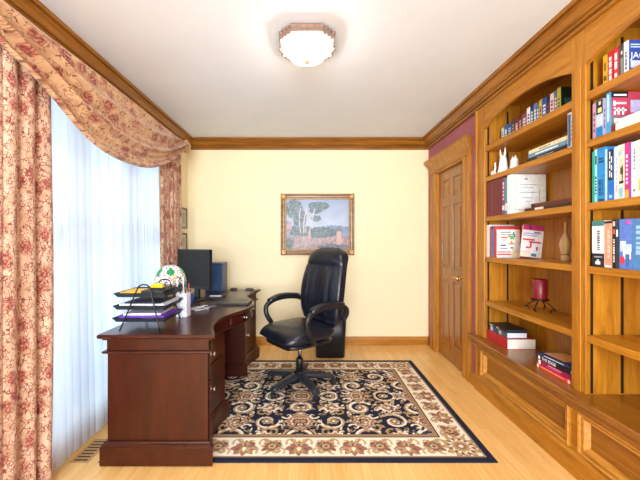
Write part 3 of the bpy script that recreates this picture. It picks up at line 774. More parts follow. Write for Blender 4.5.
# ------------------------------------------------------------------ painting and small frames
pc = thing('framed_painting', 'gold-framed landscape painting hanging on the cream back wall above the chair', 'painting', (.105, BY, 1.108))
px0, px1, pz0, pz1 = -.345, .554, 1.108, 1.858
def frame_mesh(x0, x1, z0, z1, prof):
    m = MB(); m.loft([[(x0+i, BY-.001-d_, z0+i), (x1-i, BY-.001-d_, z0+i), (x1-i, BY-.001-d_, z1-i), (x0+i, BY-.001-d_, z1-i)] for i, d_ in prof], sm=False, cap=False, loop=True); return m
m = frame_mesh(px0, px1, pz0, pz1, [(0,0),(0,.030),(.008,.038),(.018,.036),(.026,.028),(.045,.026),(.058,.020),(.066,.022),(.076,.014),(.082,.010),(.082,0)])
m.build('picture_frame', wood('gold_frame', (84,52,18), (128,86,38), (166,122,64), 'x', .4, .1), pc)
m = frame_mesh(px0+.056, px1-.056, pz0+.056, pz1-.056, [(0,.020),(0,.026),(.006,.027),(.010,.022),(.010,.018)]); m.build('gilt_edge', plain((206,168,104),.35,.4), pc)
for sx in (0,1):
    for sz in (0,1):
        cx, cz = (px1-.036 if sx else px0+.036), (pz1-.036 if sz else pz0+.036)
        m = MB(); m.lathe([(.036,-.028),(.034,-.042),(.022,-.046),(.012,-.040),(.001,-.044)], (cx, BY-.001, cz), 12, 'y'); m.build('corner_ornament', plain((170,124,66),.4,.3), pc)
def painting():
    n0, n1 = 120, 96
    U, V = np.meshgrid(np.linspace(0,1,n0), np.linspace(0,1,n1), indexing='ij'); r = np.random.RandomState(5)
    def L(c): return np.array(lin(c))
    F = L((208,212,226))[None,None,:]*(1-V[...,None])+L((150,166,198))[None,None,:]*V[...,None]
    nz = sum(np.sin(U*a+V*b_+c_) for a, b_, c_ in r.uniform(-28,28,(14,3)))/14
    F = F*(1+.25*nz[...,None])
    def blob(cx, cy, rx, ry, col, dens, n):
        n = int(n*2.2); dens *= 1.35
        for _ in range(n):
            a, q = r.uniform(0,6.28), r.uniform(0,1)**.5
            x, y = cx+rx*q*math.cos(a), cy+ry*q*math.sin(a); s = r.uniform(.007,.019)
            F[(U-x)**2+(V-y)**2*.6 < s*s] = L(tuple(np.clip(np.array(col)*r.uniform(1-dens,1+dens),0,255)))
    hill = V < .46-.10*U+.03*np.sin(U*9); F[hill] = L((130,146,184))
    blob(.75,.40,.3,.07,(104,122,150),.2,160)
    F[V < .27] = L((150,122,128)); blob(.5,.14,.5,.13,(166,130,128),.16,260); blob(.75,.06,.25,.05,(92,92,108),.3,90); blob(.05,.12,.06,.1,(80,92,84),.3,60)
    blob(.55,.34,.28,.09,(62,80,78),.3,260); blob(.22,.38,.2,.10,(78,92,88),.3,170)
    blob(.13,.80,.13,.18,(100,114,120),.25,240); blob(.22,.6,.10,.18,(94,108,116),.25,170)
    blob(.52,.86,.16,.075,(86,104,112),.22,200); blob(.46,.78,.10,.06,(84,100,108),.22,90); blob(.48,.62,.07,.05,(92,108,114),.2,60)
    for x, w_ in ((.26,.008),(.33,.009),(.36,.006),(.42,.008)):
        F[(abs(U-x-.05*np.sin(V*4+x*9))<w_)&(V>.33)&(V<.82)] = L((206,194,190))
    F[(U>.80)&(U<.88)&(V>.10)&(V<.36)] = L((206,160,140)); F[(U>.815)&(U<.865)&(V>.36)&(V<.46)] = L((110,104,116)); F[(U>.35)&(U<.39)&(V>.22)&(V<.36)] = L((190,150,146))
    blob(.03,.45,.05,.12,(170,140,148),.15,60)
    x0, x1, z0, z1 = px0+.064, px1-.064, pz0+.064, pz1-.064
    o = colgrid('canvas', x0+(x1-x0)*U, np.full(U.shape, BY-.021), z0+(z1-z0)*V, np.clip(F*.80,0,1), vcolmat('paint', .35, .4))
    return o
cv = painting(); cv.parent = pc; cv.location = -WLOC[pc.name]
for z0, z1, lb in ((1.43,1.672,'upper small framed print beside the rear drape'), (1.165,1.375,'lower small framed print beside the rear drape, just above the monitor')):
    fr = thing('framed_print', lb, 'picture', (LX, 3.88, z0), 'small framed prints by the window')
    m = MB(); y0, y1 = 3.74, 3.985
    m.loft([[(LX+d_, y0+i, z0+i),(LX+d_, y1-i, z0+i),(LX+d_, y1-i, z1-i),(LX+d_, y0+i, z1-i)] for i, d_ in ((0,.001),(0,.02),(.014,.02),(.018,.012),(.018,.001))], cap=False, loop=True, sm=False)
    m.build('picture_frame', plain((96,76,48),.4,.3), fr)
    MB().box(LX+.002, LX+.010, y0+.016, y1-.016, z0+.016, z1-.016).build('print', plain((188,196,180),.4), fr)
    MB().box(LX+.0102, LX+.0112, y0+.06, y1-.06, z0+.06, z1-.06).build('image', plain((150,160,150),.4), fr)

# ------------------------------------------------------------------ curtains
def fold_profile(n, seed, amp):
    r = random.Random(seed); ks = [(r.uniform(.8,1.2)*n, r.uniform(0,6.28), r.uniform(.6,1)) for _ in range(2)]
    return lambda u: amp*sum(a*(2*abs(math.sin(PI*k*u+p))**.75-1) for k, p, a in ks)/1.5
def drape(name, label, y0, y1, xb, z0, z1, nf, amp, seed, mat, cat='curtain', nu=200, taper=0, solid=.003, slope=0, wob=.006):
    f = fold_profile(nf, seed, amp); r = random.Random(seed+50); ph = r.uniform(0,6)
    def fn(u, v):
        z = z1+(z0-z1)*v
        yy = y0+(y1-y0)*u + (.012 if wob > .004 else 0)*math.sin(5*v+9*u+ph)*v + taper*v*(u-.5)
        return (xb + slope*v + f(u+.012*math.sin(3*v+ph)*v)*(.75+.35*v) + wob*math.sin(4*v+u*11), yy, z)
    m = MB(); L_ = (y1-y0)*1.9
    m.grid(fn, nu, 36, lambda u, v: (u*L_, v*(z1-z0)))
    o = m.build(name, mat, origin=(xb, (y0+y1)/2, z0), solid=solid, recalc=False)
    return tag(o, label, cat)
drape('floor_drape', 'rose and cream floral floor drape hanging nearest the camera', 1.10, 1.755, -1.362, .012, 2.30, 6.5, .027, 3, DRAPE)
drape('floor_drape', 'rose and cream floral floor drape beside the framed prints', 3.02, 3.50, -1.362, .012, 2.30, 6, .022, 8, DRAPE)
SHEER = sheermat()
drape('sheer_curtain', 'white sheer curtain panel hanging between the near drape and the desk', 1.58, 2.351, -1.440, .015, 2.30, 6, .009, 21, SHEER, nu=260, solid=0, slope=.032, wob=.003)
drape('sheer_curtain', 'white sheer curtain panel behind the desk, beside the far drape', 2.353, 3.14, -1.440, .015, 2.30, 7, .009, 33, SHEER, nu=280, solid=0, slope=.026, wob=.003)

sw = thing('swag_valance', 'tan floral swag valance draped below the crown moulding over the window', 'valance', (-1.42, 2.36, 2.385))
SY0, SY1 = .98, 3.60
def swag(u, v):
    p = 1-(2*u-1)**2 - .11*math.exp(-((u-.24)/.10)**2)
    drop = .035+.525*p; dist = drop*v
    z = 2.392 - dist
    q = min(1, dist/.10); q = q*q*(3-2*q)
    sf = math.sin(2*PI*(3.2*v**1.2)-.8); fold = .030*(1-2*abs(sf)**.8 if sf < 0 else 1)*.6 * min(1, dist/.16) if False else .034*(1-1.6*abs(math.sin(PI*(3.2*v**1.2)-.4))**.7) * min(1, dist/.16) + .010*math.sin(2*PI*(8.3*v**1.4)+2*u)*min(1, dist/.3)*v
    x = -1.420 + .128*q + fold + .006*math.sin(9*u+5*v)*v
    if v > .95: x -= .03*(v-.95)/.05
    z += .006*math.sin(15*u)*v
    return (x, SY0+(SY1-SY0)*u, z)
m = MB(); m.grid(swag, 160, 72, lambda u, v: (u*2.9, v*(.05+.8*(1-(2*u-1)**2)))); m.build('swag', SWAG, sw, solid=.004, recalc=False)
for yy in (SY0, SY1-.03):
    m = MB(); rx, rz = -1.325, 2.30
    for R_, r_, o_ in ((.052,.020,0),(.030,.018,.018),(.010,.014,.030)):
        m.loft([[(rx+o_+(r_*math.cos(b_)), yy+(R_+r_*math.sin(b_)*.8)*math.cos(a)*(1+.1*math.sin(5*a)), rz+(R_+r_*math.sin(b_)*.8)*math.sin(a)*1.1) for b_ in [2*PI*k/8 for k in range(8)]] for a in [2*PI*k/30 for k in range(30)]], loop=True)
    m.lathe([(.001,-.06),(.055,-.06),(.05,-.004),(.001,.0)], (rx,yy,rz), 16, 'x')
    m.build('rosette', SWAG, sw)

# floor register
fv = thing('floor_vent', 'slatted metal floor register in the wood floor beside the sheer curtain', 'vent', (-1.33, 2.015, 0))
m = MB(); m.box(-1.385,-1.275,1.90,2.13,.0003,.003); m.build('frame', plain((196,150,92),.4,.2), fv)
m = MB()
for k in range(7): m.box(-1.368,-1.292,1.918+k*.029,1.918+k*.029+.013,.003,.0034)
m.build('slot', plain((60,36,24),.6), fv)

# ------------------------------------------------------------------ ceiling light
cl = thing('ceiling_light', 'flush ceiling light with stepped bronze frame and glowing white glass bowl', 'ceiling light', (-.012, 2.04, H))
CX, CY = -.012, 2.04
def plan(s, ins=0):
    a, b1, b2, b3 = .165*s, .095*s, .120*s, .143*s
    q = [(b1,a),(b1+.004,a-.018),(b2,a-.022),(b2+.004,a-.040),(b3-.003,a-.044),(b3,b2+.002),(a-.022,b2),(a-.018,b1+.004),(a,b1)]
    q = [(b1,a),(b2,a),(b2,b3),(b3,b3),(b3,b2),(a,b2),(a,b1)] if False else q
    pts = []
    for k in range(4):
        seg = q if k % 2 == 0 else q
        c_, s_ = math.cos(-k*PI/2), math.sin(-k*PI/2)
        pts += [(CX+x*c_-y*s_, CY+x*s_+y*c_) for x, y in seg]
    return list(reversed(pts))
m = MB(); m.loft([[(x,y,z) for x, y in plan(s_)] for s_, z in ((.90,H-.0005),(.92,H-.010),(1.0,H-.014),(1.02,H-.022),(.97,H-.030),(.99,H-.048),(1.0,H-.056),(.94,H-.058),(.88,H-.045))], sm=False); m.build('canopy', BRONZE, cl, bevel=.002)
m = MB(); prof = [(.124,-.044),(.134,-.052),(.134,-.064),(.126,-.090),(.104,-.115),(.068,-.132),(.03,-.139),(.001,-.141)]
m.lathe(prof, (CX,CY,H), 40); m.build('glass_bowl', emit('lit_glass', (1,.95,.88), 30.0), cl)
m = MB(); m.lathe([(.001,-.162),(.008,-.159),(.011,-.152),(.020,-.145),(.022,-.140),(.001,-.138)], (CX,CY,H), 16); m.build('finial', plain((190,170,130),.3,.7), cl)
for k in range(2):
    a = k*PI; ca, sa = math.cos(a), math.sin(a)
    m = MB(); m.tube([(CX+r*ca, CY+r*sa, H+z) for r, z in ((.166,-.05),(.168,-.07),(.152,-.088),(.138,-.094))], .007, 8); m.build('arm', BRONZE, cl)

# ------------------------------------------------------------------ books
def book(label, group, O, T, Hh, Dd, ax, color, marks=(), pages=(238,232,218), name='book', cat='book', rough=.45, text=None, lean=0, hard=True):
    """T thickness, Hh height, Dd depth; ax 'v' upright (spine to -X, covers to -Y/+Y), 'f' lying flat (spine to -X, thickness up, height along -Y->+Y). O: base point (spine plane X, y0, z0)."""
    def P(t, h, d):     # local coords from O
        return (d, t, h) if ax == 'v' else (d, Hh-h, t)
    def bx(m, t0, t1, h0, h1, d0, d1):
        a, b_ = P(t0,h0,d0), P(t1,h1,d1)
        m.box(min(a[0],b_[0]), max(a[0],b_[0]), min(a[1],b_[1]), max(a[1],b_[1]), min(a[2],b_[2]), max(a[2],b_[2]))
    c = .0022 if hard else .0008; e = .004 if hard else .0
    m = MB(); bx(m, 0, c, 0, Hh, 0, Dd); bx(m, T-c, T, 0, Hh, 0, Dd); bx(m, c, T-c, 0, Hh, 0, c)
    o = m.build(name, plain(color, rough)); o.location = O; WLOC[o.name] = Vector((0,0,0))
    if lean: o.rotation_euler = lean
    tag(o, label, cat, group)
    m = MB(); bx(m, c, T-c, e, Hh-e, c, Dd-e-.0005); m.build('page_block', plain(pages,.85,var=.02), o, local=True)
    by = {}
    for mk in marks: by.setdefault((mk[0], mk[-1]), []).append(mk)
    for kq, ((side, colr), ms) in enumerate(by.items()):
        m = MB(); dq = .0005+.00025*kq
        for mk in ms:
            if side == 's':      # on the spine: (h0,h1,t0,t1)
                bx(m, mk[3]*T, mk[4]*T, mk[1]*Hh, mk[2]*Hh, -dq, 0)
            elif side == 'c':    # on the cover facing the camera: (d0,d1,h0,h1)
                bx(m, -dq, 0, mk[3]*Hh, mk[4]*Hh, mk[1]*Dd, mk[2]*Dd)
            elif side == 't':    # on the upper cover of a flat book
                bx(m, T, T+dq, mk[3]*Hh, mk[4]*Hh, mk[1]*Dd, mk[2]*Dd)
        if len(ms) == 2 or (side == 'c' and 1 < len(ms) < 6):
            vv, ff = m.v, m.f
            for h_ in range(len(ms)):
                q_ = MB(); q_.v = vv[8*h_:8*h_+8]; q_.f = ff[:6]; q_.build('spine_label' if side == 's' else 'cover_label', plain(colr, .45), o, local=True)
            continue
        m.build(('spine' if side == 's' else 'cover')+('_label' if len(ms) == 1 else '_lettering'), plain(colr, .45), o, local=True)
    if text:
        tx, size, M, colr = text
        cu_ = bpy.data.curves.new('txt', 'FONT'); cu_.body = tx; cu_.size = size; cu_.extrude = .0003; cu_.align_x = 'LEFT'
        to = bpy.data.objects.new('txt', cu_); COL.objects.link(to); dg = bpy.context.evaluated_depsgraph_get()
        me = bpy.data.meshes.new_from_object(to.evaluated_get(dg)); bpy.data.objects.remove(to)
        me.transform(M); me.materials.clear(); me.materials.append(plain(colr,.5)); me.name = 'title'
        q = bpy.data.objects.new('title', me); COL.objects.link(q); q.parent = o
    return o
def dash(h0, h1, n, t0, t1, c, rnd=random.Random(4)):
    out = []; h = h0; st = (h1-h0)/n
    for k in range(n):
        L = st*rnd.uniform(.45,.85); out.append(('s', h, h+L, t0, t1, c)); h += st
    return out
def row(shelf_z, X, items, group, hmax=9):
    z = shelf_z+.0006
    for it in items:
        p0, p1, h, dep, col, lab = it[:6]; kw = it[6] if len(it) > 6 else {}
        ya, yb_ = Yat(p0, X), Yat(p1, X)     # ya far, yb near
        book(lab, group, (X, yb_+.0004, z), ya-yb_-.0008, h, dep, 'v', col, **kw)
W_, K_ = (240,240,238), (24,24,28)
# bay 1, top shelf
G = 'paperbacks on the top shelf under the far arch'
SP = lambda c, a=.25, b=.8: dict(marks=dash(a, b, 4, .25, .75, c), hard=False)
where = 'under the far arch'
r1 = [
 (501.4,504,.135,.11,(226,232,232),'thin white paperback starting the row '+where, SP((40,120,130))),
 (504,507.6,.140,.11,(40,112,150),'teal blue paperback next to the thin white one '+where, SP(W_)),
 (507.6,511.6,.142,.11,(58,84,150),'blue paperback with pale title, third from the door '+where, SP((200,210,230))),
 (511.6,514.6,.150,.11,(70,62,66),'charcoal paperback fourth from the door '+where, SP((170,150,140))),
 (514.6,518.6,.146,.11,(122,48,60),'maroon paperback fifth from the door '+where, SP((220,200,190))),
 (518.6,521.8,.150,.11,(92,34,44),'dark wine paperback sixth from the door '+where, SP((200,160,150))),
 (521.8,526.8,.150,.11,(136,74,86),'dusty rose paperback before the white spine '+where, SP((230,220,220))),
 (526.8,530.2,.172,.11,(240,240,242),'bright white paperback in the middle of the row '+where, SP((40,60,120))),
 (530.2,533.6,.176,.11,(36,50,104),'navy paperback right after the bright white one '+where, SP((220,226,240))),
 (533.6,536.4,.172,.11,(104,124,178),'periwinkle blue paperback '+where, SP(W_)),
 (536.4,539.2,.166,.11,(92,104,128),'slate paperback before the yellow spine '+where, SP((220,220,220))),
 (539.2,541.9,.176,.11,(222,182,56),'yellow paperback thinner than its neighbours '+where, SP((60,50,30))),
 (541.9,546.8,.172,.11,(44,84,162),'royal blue paperback after the yellow one '+where, SP((230,230,240))),
 (546.8,550,.174,.11,(26,26,32),'black paperback between blue and white spines '+where, SP((160,40,40))),
 (550,553.8,.172,.11,(232,214,222),'pinkish white paperback '+where, SP((150,60,80))),
 (553.8,557.4,.176,.11,(96,110,140),'grey blue paperback beside the olive spine '+where, SP((230,200,190))),
 (557.4,560.6,.182,.11,(200,190,60),'olive yellow spined paperback with teal picture cover ending the row '+where, dict(hard=False, marks=[('c',.03,1,.0,1,(24,52,60)),('c',.2,.8,.45,.62,(60,130,140))]+dash(.3,.7,3,.3,.7,(60,60,20)))),
]
row(2.058, 1.565, r1, G)
# bay 1, second shelf: flat stack and one upright book
G = 'flat stack on the second shelf of the far bay'
z = 1.8056
book('black book lowest in the flat stack on the second shelf', G, (1.475, 1.885, z), .028, .36, .23, 'f', (26,28,34), marks=[('s',.3,.7,.4,.6,(150,150,150))], pages=(230,226,214)); z += .0284
book('blue grey book in the middle of the flat stack on the second shelf', G, (1.480, 1.895, z), .028, .33, .22, 'f', (96,140,170), marks=[('s',.2,.8,.35,.65,(230,230,220))]); z += .0284
book('cream book topmost in the flat stack on the second shelf', G, (1.487, 1.90, z), .026, .335, .21, 'f', (226,208,168), marks=[('s',.3,.6,.4,.6,(120,100,70))])
book('tall pale blue book standing on end above the flat stack of the second shelf', None, (1.474, 1.832, 1.8056), .048, .20, .16, 'v', (226,232,240), marks=[('s',.05,.95,.55,.95,(60,100,160))]+dash(.2,.8,5,.15,.45,(60,80,120)))
# third shelf
G = 'tall volumes on the third shelf of the far bay'
row(1.478, 1.466, [
 (486.4,491.2,.282,.22,(98,24,36),'dark maroon bound volume nearest the door on the third shelf', dict(marks=[('s',.02,.98,.46,.5,(150,90,90))])),
 (491.2,502.0,.284,.23,(104,26,38),'thick dark maroon bound volume, second on the third shelf', dict(marks=[('s',.02,.98,.9,.95,(140,60,70))])),
 (502.0,504.9,.278,.22,(140,40,120),'magenta purple spined book after the maroon volumes', dict(marks=[('s',.12,.25,.1,.9,(230,220,235))]+dash(.4,.9,5,.3,.7,(230,200,220)))),
 (504.9,507.2,.270,.22,(40,150,150),'thin teal spined book beside the white binder', dict(marks=[('s',.1,.3,.1,.9,(220,240,240))])),
 (507.2,510.6,.286,.258,(238,240,242),'white binder with a printed title sheet on its cover', dict(name='binder', cat='binder', pages=(244,244,246), marks=[
    ('c',.12,.17,.02,.97,(228,232,190)),('c',.80,.83,.02,.97,(228,232,200)),('c',.12,.13,.1,.45,(60,62,72)),('c',.12,.5,.098,.106,(60,62,72)),('c',.80,.81,.30,.60,(60,62,72)),
    ('c',.40,.48,.87,.895,(40,42,50)),('c',.26,.40,.73,.745,(140,144,164)),('c',.42,.72,.73,.745,(140,144,164)),('c',.3,.65,.66,.672,(160,162,190)),('c',.22,.45,.535,.55,(140,144,164)),('c',.47,.74,.535,.55,(140,144,164)),('c',.32,.62,.40,.413,(150,150,180)),('c',.42,.58,.31,.325,(150,150,180))])),
], G)
G = 'dark flat books on the third shelf'
book('dark brown leather book lying flat on the third shelf by the white binder', G, (1.478, 1.86, 1.4786), .022, .40, .16, 'f', (62,28,20), pages=(236,226,206), marks=[('s',.25,.45,.2,.85,(226,210,196))])
book('reddish brown album lying on the dark brown leather book', G, (1.490, 1.865, 1.5012), .026, .35, .15, 'f', (96,44,28), pages=(216,196,166), marks=[('s',.02,.12,.1,.9,(50,24,18)),('s',.5,.9,.4,.55,(60,26,20))])
# fourth shelf
G = 'thin paperbacks and booklets on the fourth shelf'
row(1.149, 1.468, [
 (486.6,489.6,.262,.20,(240,236,228),'white booklet spine nearest the door on the fourth shelf', dict(hard=False)),
 (489.6,491.2,.245,.20,(196,60,70),'thin red booklet between white and blue ones', dict(hard=False)),
 (491.2,493.9,.250,.20,(70,120,176),'thin blue booklet beside the red picture-cover book', dict(hard=False, marks=[('s',.9,.97,.1,.9,(30,60,90))])),
 (493.9,495.6,.245,.235,(200,54,50),'red-edged book with white illustrated cover on the fourth shelf', dict(hard=False, marks=[
   ('c',.03,.97,.0,1,(204,60,52)),('c',.04,.82,.0,.90,(244,240,236))])),
], G)
yy = Yat(495.6, 1.468)
b_ = [o for o in bpy.data.objects if o.get('label','').startswith('red-edged')][0]
m = MB()
def cm(c, items):
    if len(items) > 1:
        for it_ in items: cm(c, [it_])
        return
    T_ = MB()
    for d0, d1, h0, h1 in items: T_.box(d0*.235, d1*.235, -.0014, -.0005, h0*.245, h1*.245)
    T_.build('cover_label', plain(c,.5), b_, local=True)
cm((90,100,120), [(.14,.50,.80,.83),(.18,.6,.73,.75),(.16,.34,.37,.42),(.16,.4,.27,.30),(.5,.58,.29,.34)])
cm((214,80,70), [(.18,.40,.62,.67),(.2,.36,.55,.58),(.05,.5,.16,.20),(.05,.52,.08,.13)])
cm((120,190,130), [(.48,.62,.58,.70),(.42,.5,.66,.72)]); cm((60,120,180), [(.58,.62,.72,.82),(.62,.66,.66,.74)]); cm((232,150,80), [(.44,.6,.42,.47),(.5,.56,.47,.54)])
cm((200,210,236), [(.05,.5,.01,.06)]); cm((240,222,190), [(.52,.82,.01,.22)])
# leaning brochure
br = book('white and pink brochure leaning beside the red illustrated book on the fourth shelf', G, (1.548, 2.42, 1.1690), .006, .235, .155, 'v', (240,236,238), hard=False, name='brochure', cat='brochure', lean=(0, math.radians(6), 0), marks=[
  ('c',.0,1,.84,1,(190,50,110)),('c',.3,.4,.88,.96,(60,30,90)),('c',.05,.8,.72,.75,(150,170,210)),('c',.05,.7,.66,.69,(150,170,210)),('c',.55,.85,.76,.80,(80,110,160)),
  ('c',.05,.6,.52,.57,(206,60,80)),('c',.35,.9,.45,.50,(206,60,80)),('c',.40,.48,.30,.45,(206,60,80)),('c',.22,.42,.27,.32,(206,60,80)),('c',.72,.78,.22,.34,(60,60,90)),('c',.5,.75,.03,.12,(70,130,150)),('c',.0,.45,.0,.2,(246,226,204))])
vs = thing('bud_vase', 'tan slender-necked vase at the near end of the fourth shelf', 'vase', (1.63, 2.095, 1.1496))
m = MB(); m.lathe([(.001,0),(.022,0),(.026,.02),(.020,.045),(.030,.08),(.034,.11),(.026,.145),(.011,.18),(.007,.215),(.010,.245),(.012,.25),(.008,.248),(.005,.22)], (1.63,2.095,1.1496), 24); m.build('body', wood('vase_tan', (150,112,66),(196,160,112),(216,184,140),'z',.4,.2), vs)
m = MB(); m.lathe([(.0205,.040),(.0215,.045),(.0205,.050)], (1.63,2.095,1.1496), 24); m.build('band', plain((90,60,34),.4), vs)
# white figurines on the second shelf
G = 'white ceramic figurines on the second shelf'
z = 1.8056
fg = thing('figurine', 'tallest white ceramic figurine with two thin raised arms on the second shelf', 'figurine', (1.53, 2.60, z), G)
m = MB(); m.lathe([(.001,0),(.040,0),(.042,.012),(.034,.05),(.028,.09),(.024,.125),(.016,.145),(.001,.15)], (1.53,2.60,z), 24); m.build('body', CERAMIC, fg)
for s in (-1,1): MB().tube([(1.53-.004, 2.60+.016*s, z+.125),(1.528,2.60+.030*s,z+.165),(1.526,2.60+.032*s,z+.18),(1.526,2.60+.033*s,z+.204)], [.009,.007,.005,.0035], 10).build('arm', CERAMIC, fg)
fg = thing('figurine', 'squat white ceramic figurine beside the tallest one on the second shelf', 'figurine', (1.55, 2.49, z), G)
m = MB(); m.lathe([(.001,0),(.034,0),(.036,.015),(.028,.045),(.026,.08),(.020,.10),(.001,.105)], (1.55,2.49,z), 24); m.build('body', CERAMIC, fg)
for s in (-1,1): MB().tube([(1.548,2.49+.010*s,z+.09),(1.547,2.49+.020*s,z+.118)], [.008,.004], 8).build('arm', CERAMIC, fg)
fg = thing('figurine', 'small cream bird-like figurine with a raised neck on the second shelf', 'figurine', (1.50, 2.685, z), G)
m = MB(); m.loft([[(1.50+yy_, 2.685-.03+.06*q, z_) for yy_, z_ in sq(0, z+.024, .020*math.sin(PI*(.12+.76*q)), .024*math.sin(PI*(.12+.76*q)), 1, 14)] for q in [k/8 for k in range(9)]]); m.build('body', plain((236,218,200),.3), fg)
MB().tube([(1.50,2.667,z+.035),(1.50,2.655,z+.065),(1.50,2.660,z+.095),(1.50,2.652,z+.105)], [.010,.006,.006,.004], 10).build('neck', CERAMIC, fg)

# fifth shelf: red candle on wrought iron holder
z = .7886
CDX, CDY = 1.56, 2.23
hd = thing('candle_holder', 'dark scrolled wrought-iron candle holder on the shelf above the counter', 'candle holder', (CDX, CDY, z))
m = MB(); m.lathe([(.001,.092),(.052,.092),(.055,.098),(.052,.101),(.001,.101)], (CDX,CDY,z), 28); m.build('plate', IRON, hd)
for k in range(4):
    a = k*PI/2+.6; pts = []
    for i in range(30):
        s = i/29
        r_, zz = (.012+.072*math.sin(s*PI*.62), .090-.086*s**1.3) if s < .7 else (None, None)
        if r_ is None:
            q = (s-.7)/.3; r_ = .076+.020*math.sin(q*4.6)*(1-.4*q); zz = .036-.030*q+.016*(1-math.cos(q*4.6))*(1-.3*q)
        pts.append((CDX+r_*math.cos(a), CDY+r_*math.sin(a), z+max(zz,.005)))
    MB().tube(pts, .0042, 8).build('scroll_leg', IRON, hd)
cn = thing('pillar_candle', 'dark red pillar candle standing on the iron holder', 'candle', (CDX, CDY, z+.1015))
m = MB(); m.lathe([(.001,0),(.043,0),(.044,.004),(.044,.128),(.040,.132),(.025,.128),(.001,.126)], (CDX,CDY,z+.1015), 28); m.build('wax', plain((120,16,30),.35), cn)
MB().tube([(CDX,CDY,z+.226),(CDX+.002,CDY,z+.240)], .0015, 6).build('wick', K_ and plain(K_), cn)

# counter stacks
G = 'flat books at the door end of the counter'
z = CT+.0006
book('thick red hardback lying flat at the door end of the counter', G, (1.470, 2.445, z), .076, .285, .215, 'f', (186,28,36), pages=(238,232,220), rough=.35); z += .0764
book('white paged book with dark dappled spine lying on the thick red hardback', G, (1.482, 2.470, z), .040, .235, .155, 'f', (60,78,110), pages=(226,228,232), marks=[('s',.05,.2,.1,.9,(210,200,190)),('s',.3,.42,.1,.9,(30,80,120)),('s',.55,.7,.1,.9,(190,170,150))]); z += .0404
book('thin black book topmost on the pile with the red hardback', G, (1.476, 2.480, z), .018, .24, .17, 'f', (24,28,36), pages=(40,44,52), marks=[('s',.1,.3,.2,.8,(170,200,200)),('s',.5,.65,.2,.8,(200,180,160))])
G = 'flat books beside the central stile on the counter'
z = CT+.0006
book('red orange book lowest of the counter stack by the stile', G, (1.462, 1.835, z), .024, .285, .20, 'f', (222,64,48), marks=[('s',.02,.07,.1,.9,W_),('s',.9,.95,.1,.9,(246,220,210)),('s',.15,.8,.4,.6,(240,170,150))]); z += .0244
book('magenta book second from the bottom of the counter stack by the stile', G, (1.460, 1.838, z), .030, .275, .20, 'f', (156,22,78), marks=[('s',.05,.12,.08,.92,W_),('s',.35,.75,.5,.75,(220,120,170)),('s',.3,.7,.2,.35,(200,90,150))]); z += .0304
M = Matrix(((0,0,-1,-.0008),(-1,0,0,.225),(0,1,0,.006),(0,0,0,1)))
book('black book with white lettering in the counter stack by the stile', G, (1.458, 1.842, z), .028, .27, .19, 'f', (20,20,24), marks=[('s',.05,.11,.15,.85,W_)], text=('THE EDGE', .026, M, W_)); z += .0284
book('thin dark blue book with a tan cover topmost on the counter stack by the stile', G, (1.470, 1.85, z), .014, .25, .17, 'f', (40,46,92), lean=(0,0,.05), marks=[('t',.15,.95,.05,.7,(206,146,90)),('t',.15,.95,.72,.95,(60,60,110)),('s',.2,.8,.3,.7,(190,190,220))])

# bay 2, top shelf
G = 'paperbacks on the top shelf of the nearer bay'
where = 'on the nearer bay top shelf'
row(2.058, 1.50, [
 (603.0,607.3,.162,.11,(226,170,44),'mustard yellow paperback beginning the row '+where, dict(hard=False, marks=[('s',.2,.35,.2,.8,(90,80,30)),('s',.5,.75,.3,.7,(110,90,30))])),
 (607.9,612.7,.164,.11,(206,40,52),'red paperback next to the mustard one '+where, dict(hard=False, marks=dash(.1,.95,4,.25,.75,W_))),
 (613.6,618.6,.168,.11,(214,48,56),'red paperback between red and black ones '+where, dict(hard=False, marks=dash(.1,.9,3,.3,.8,W_))),
 (618.8,623.4,.166,.11,(70,70,68),'black and grey paperback beside the white spine '+where, dict(hard=False, marks=[('s',.0,.6,.1,.6,(140,140,130)),('s',.7,.8,.2,.5,(230,226,214))])),
], G)
yq = Yat(628.2, 1.50); T_ = Yat(623.6,1.50)-yq-.001
Mx = Matrix(((1,0,0,.012),(0,0,1,-.0006),(0,1,0,.072),(0,0,0,1))) @ Matrix.Identity(4)
Mx = Matrix(((1,0,0,.010),(0,0,-1,-.0020),(0,1,0,.080),(0,0,0,1)))
book('white spined paperback with blue lettered cover '+where, G, (1.50, yq, 2.0586), T_, .166, .112, 'v', (236,238,242), hard=False, marks=[('c',.03,1,.0,1,(44,70,150)),('c',.10,.95,.86,.89,(200,214,240)),('c',.10,.95,.79,.82,(200,214,240)),('c',.1,.9,.22,.42,(206,206,236)),('c',.03,.5,.0,.12,(40,110,120))]+dash(.2,.75,5,.3,.6,(60,80,140)), text=('JACK', .042, Mx, (240,240,246)))
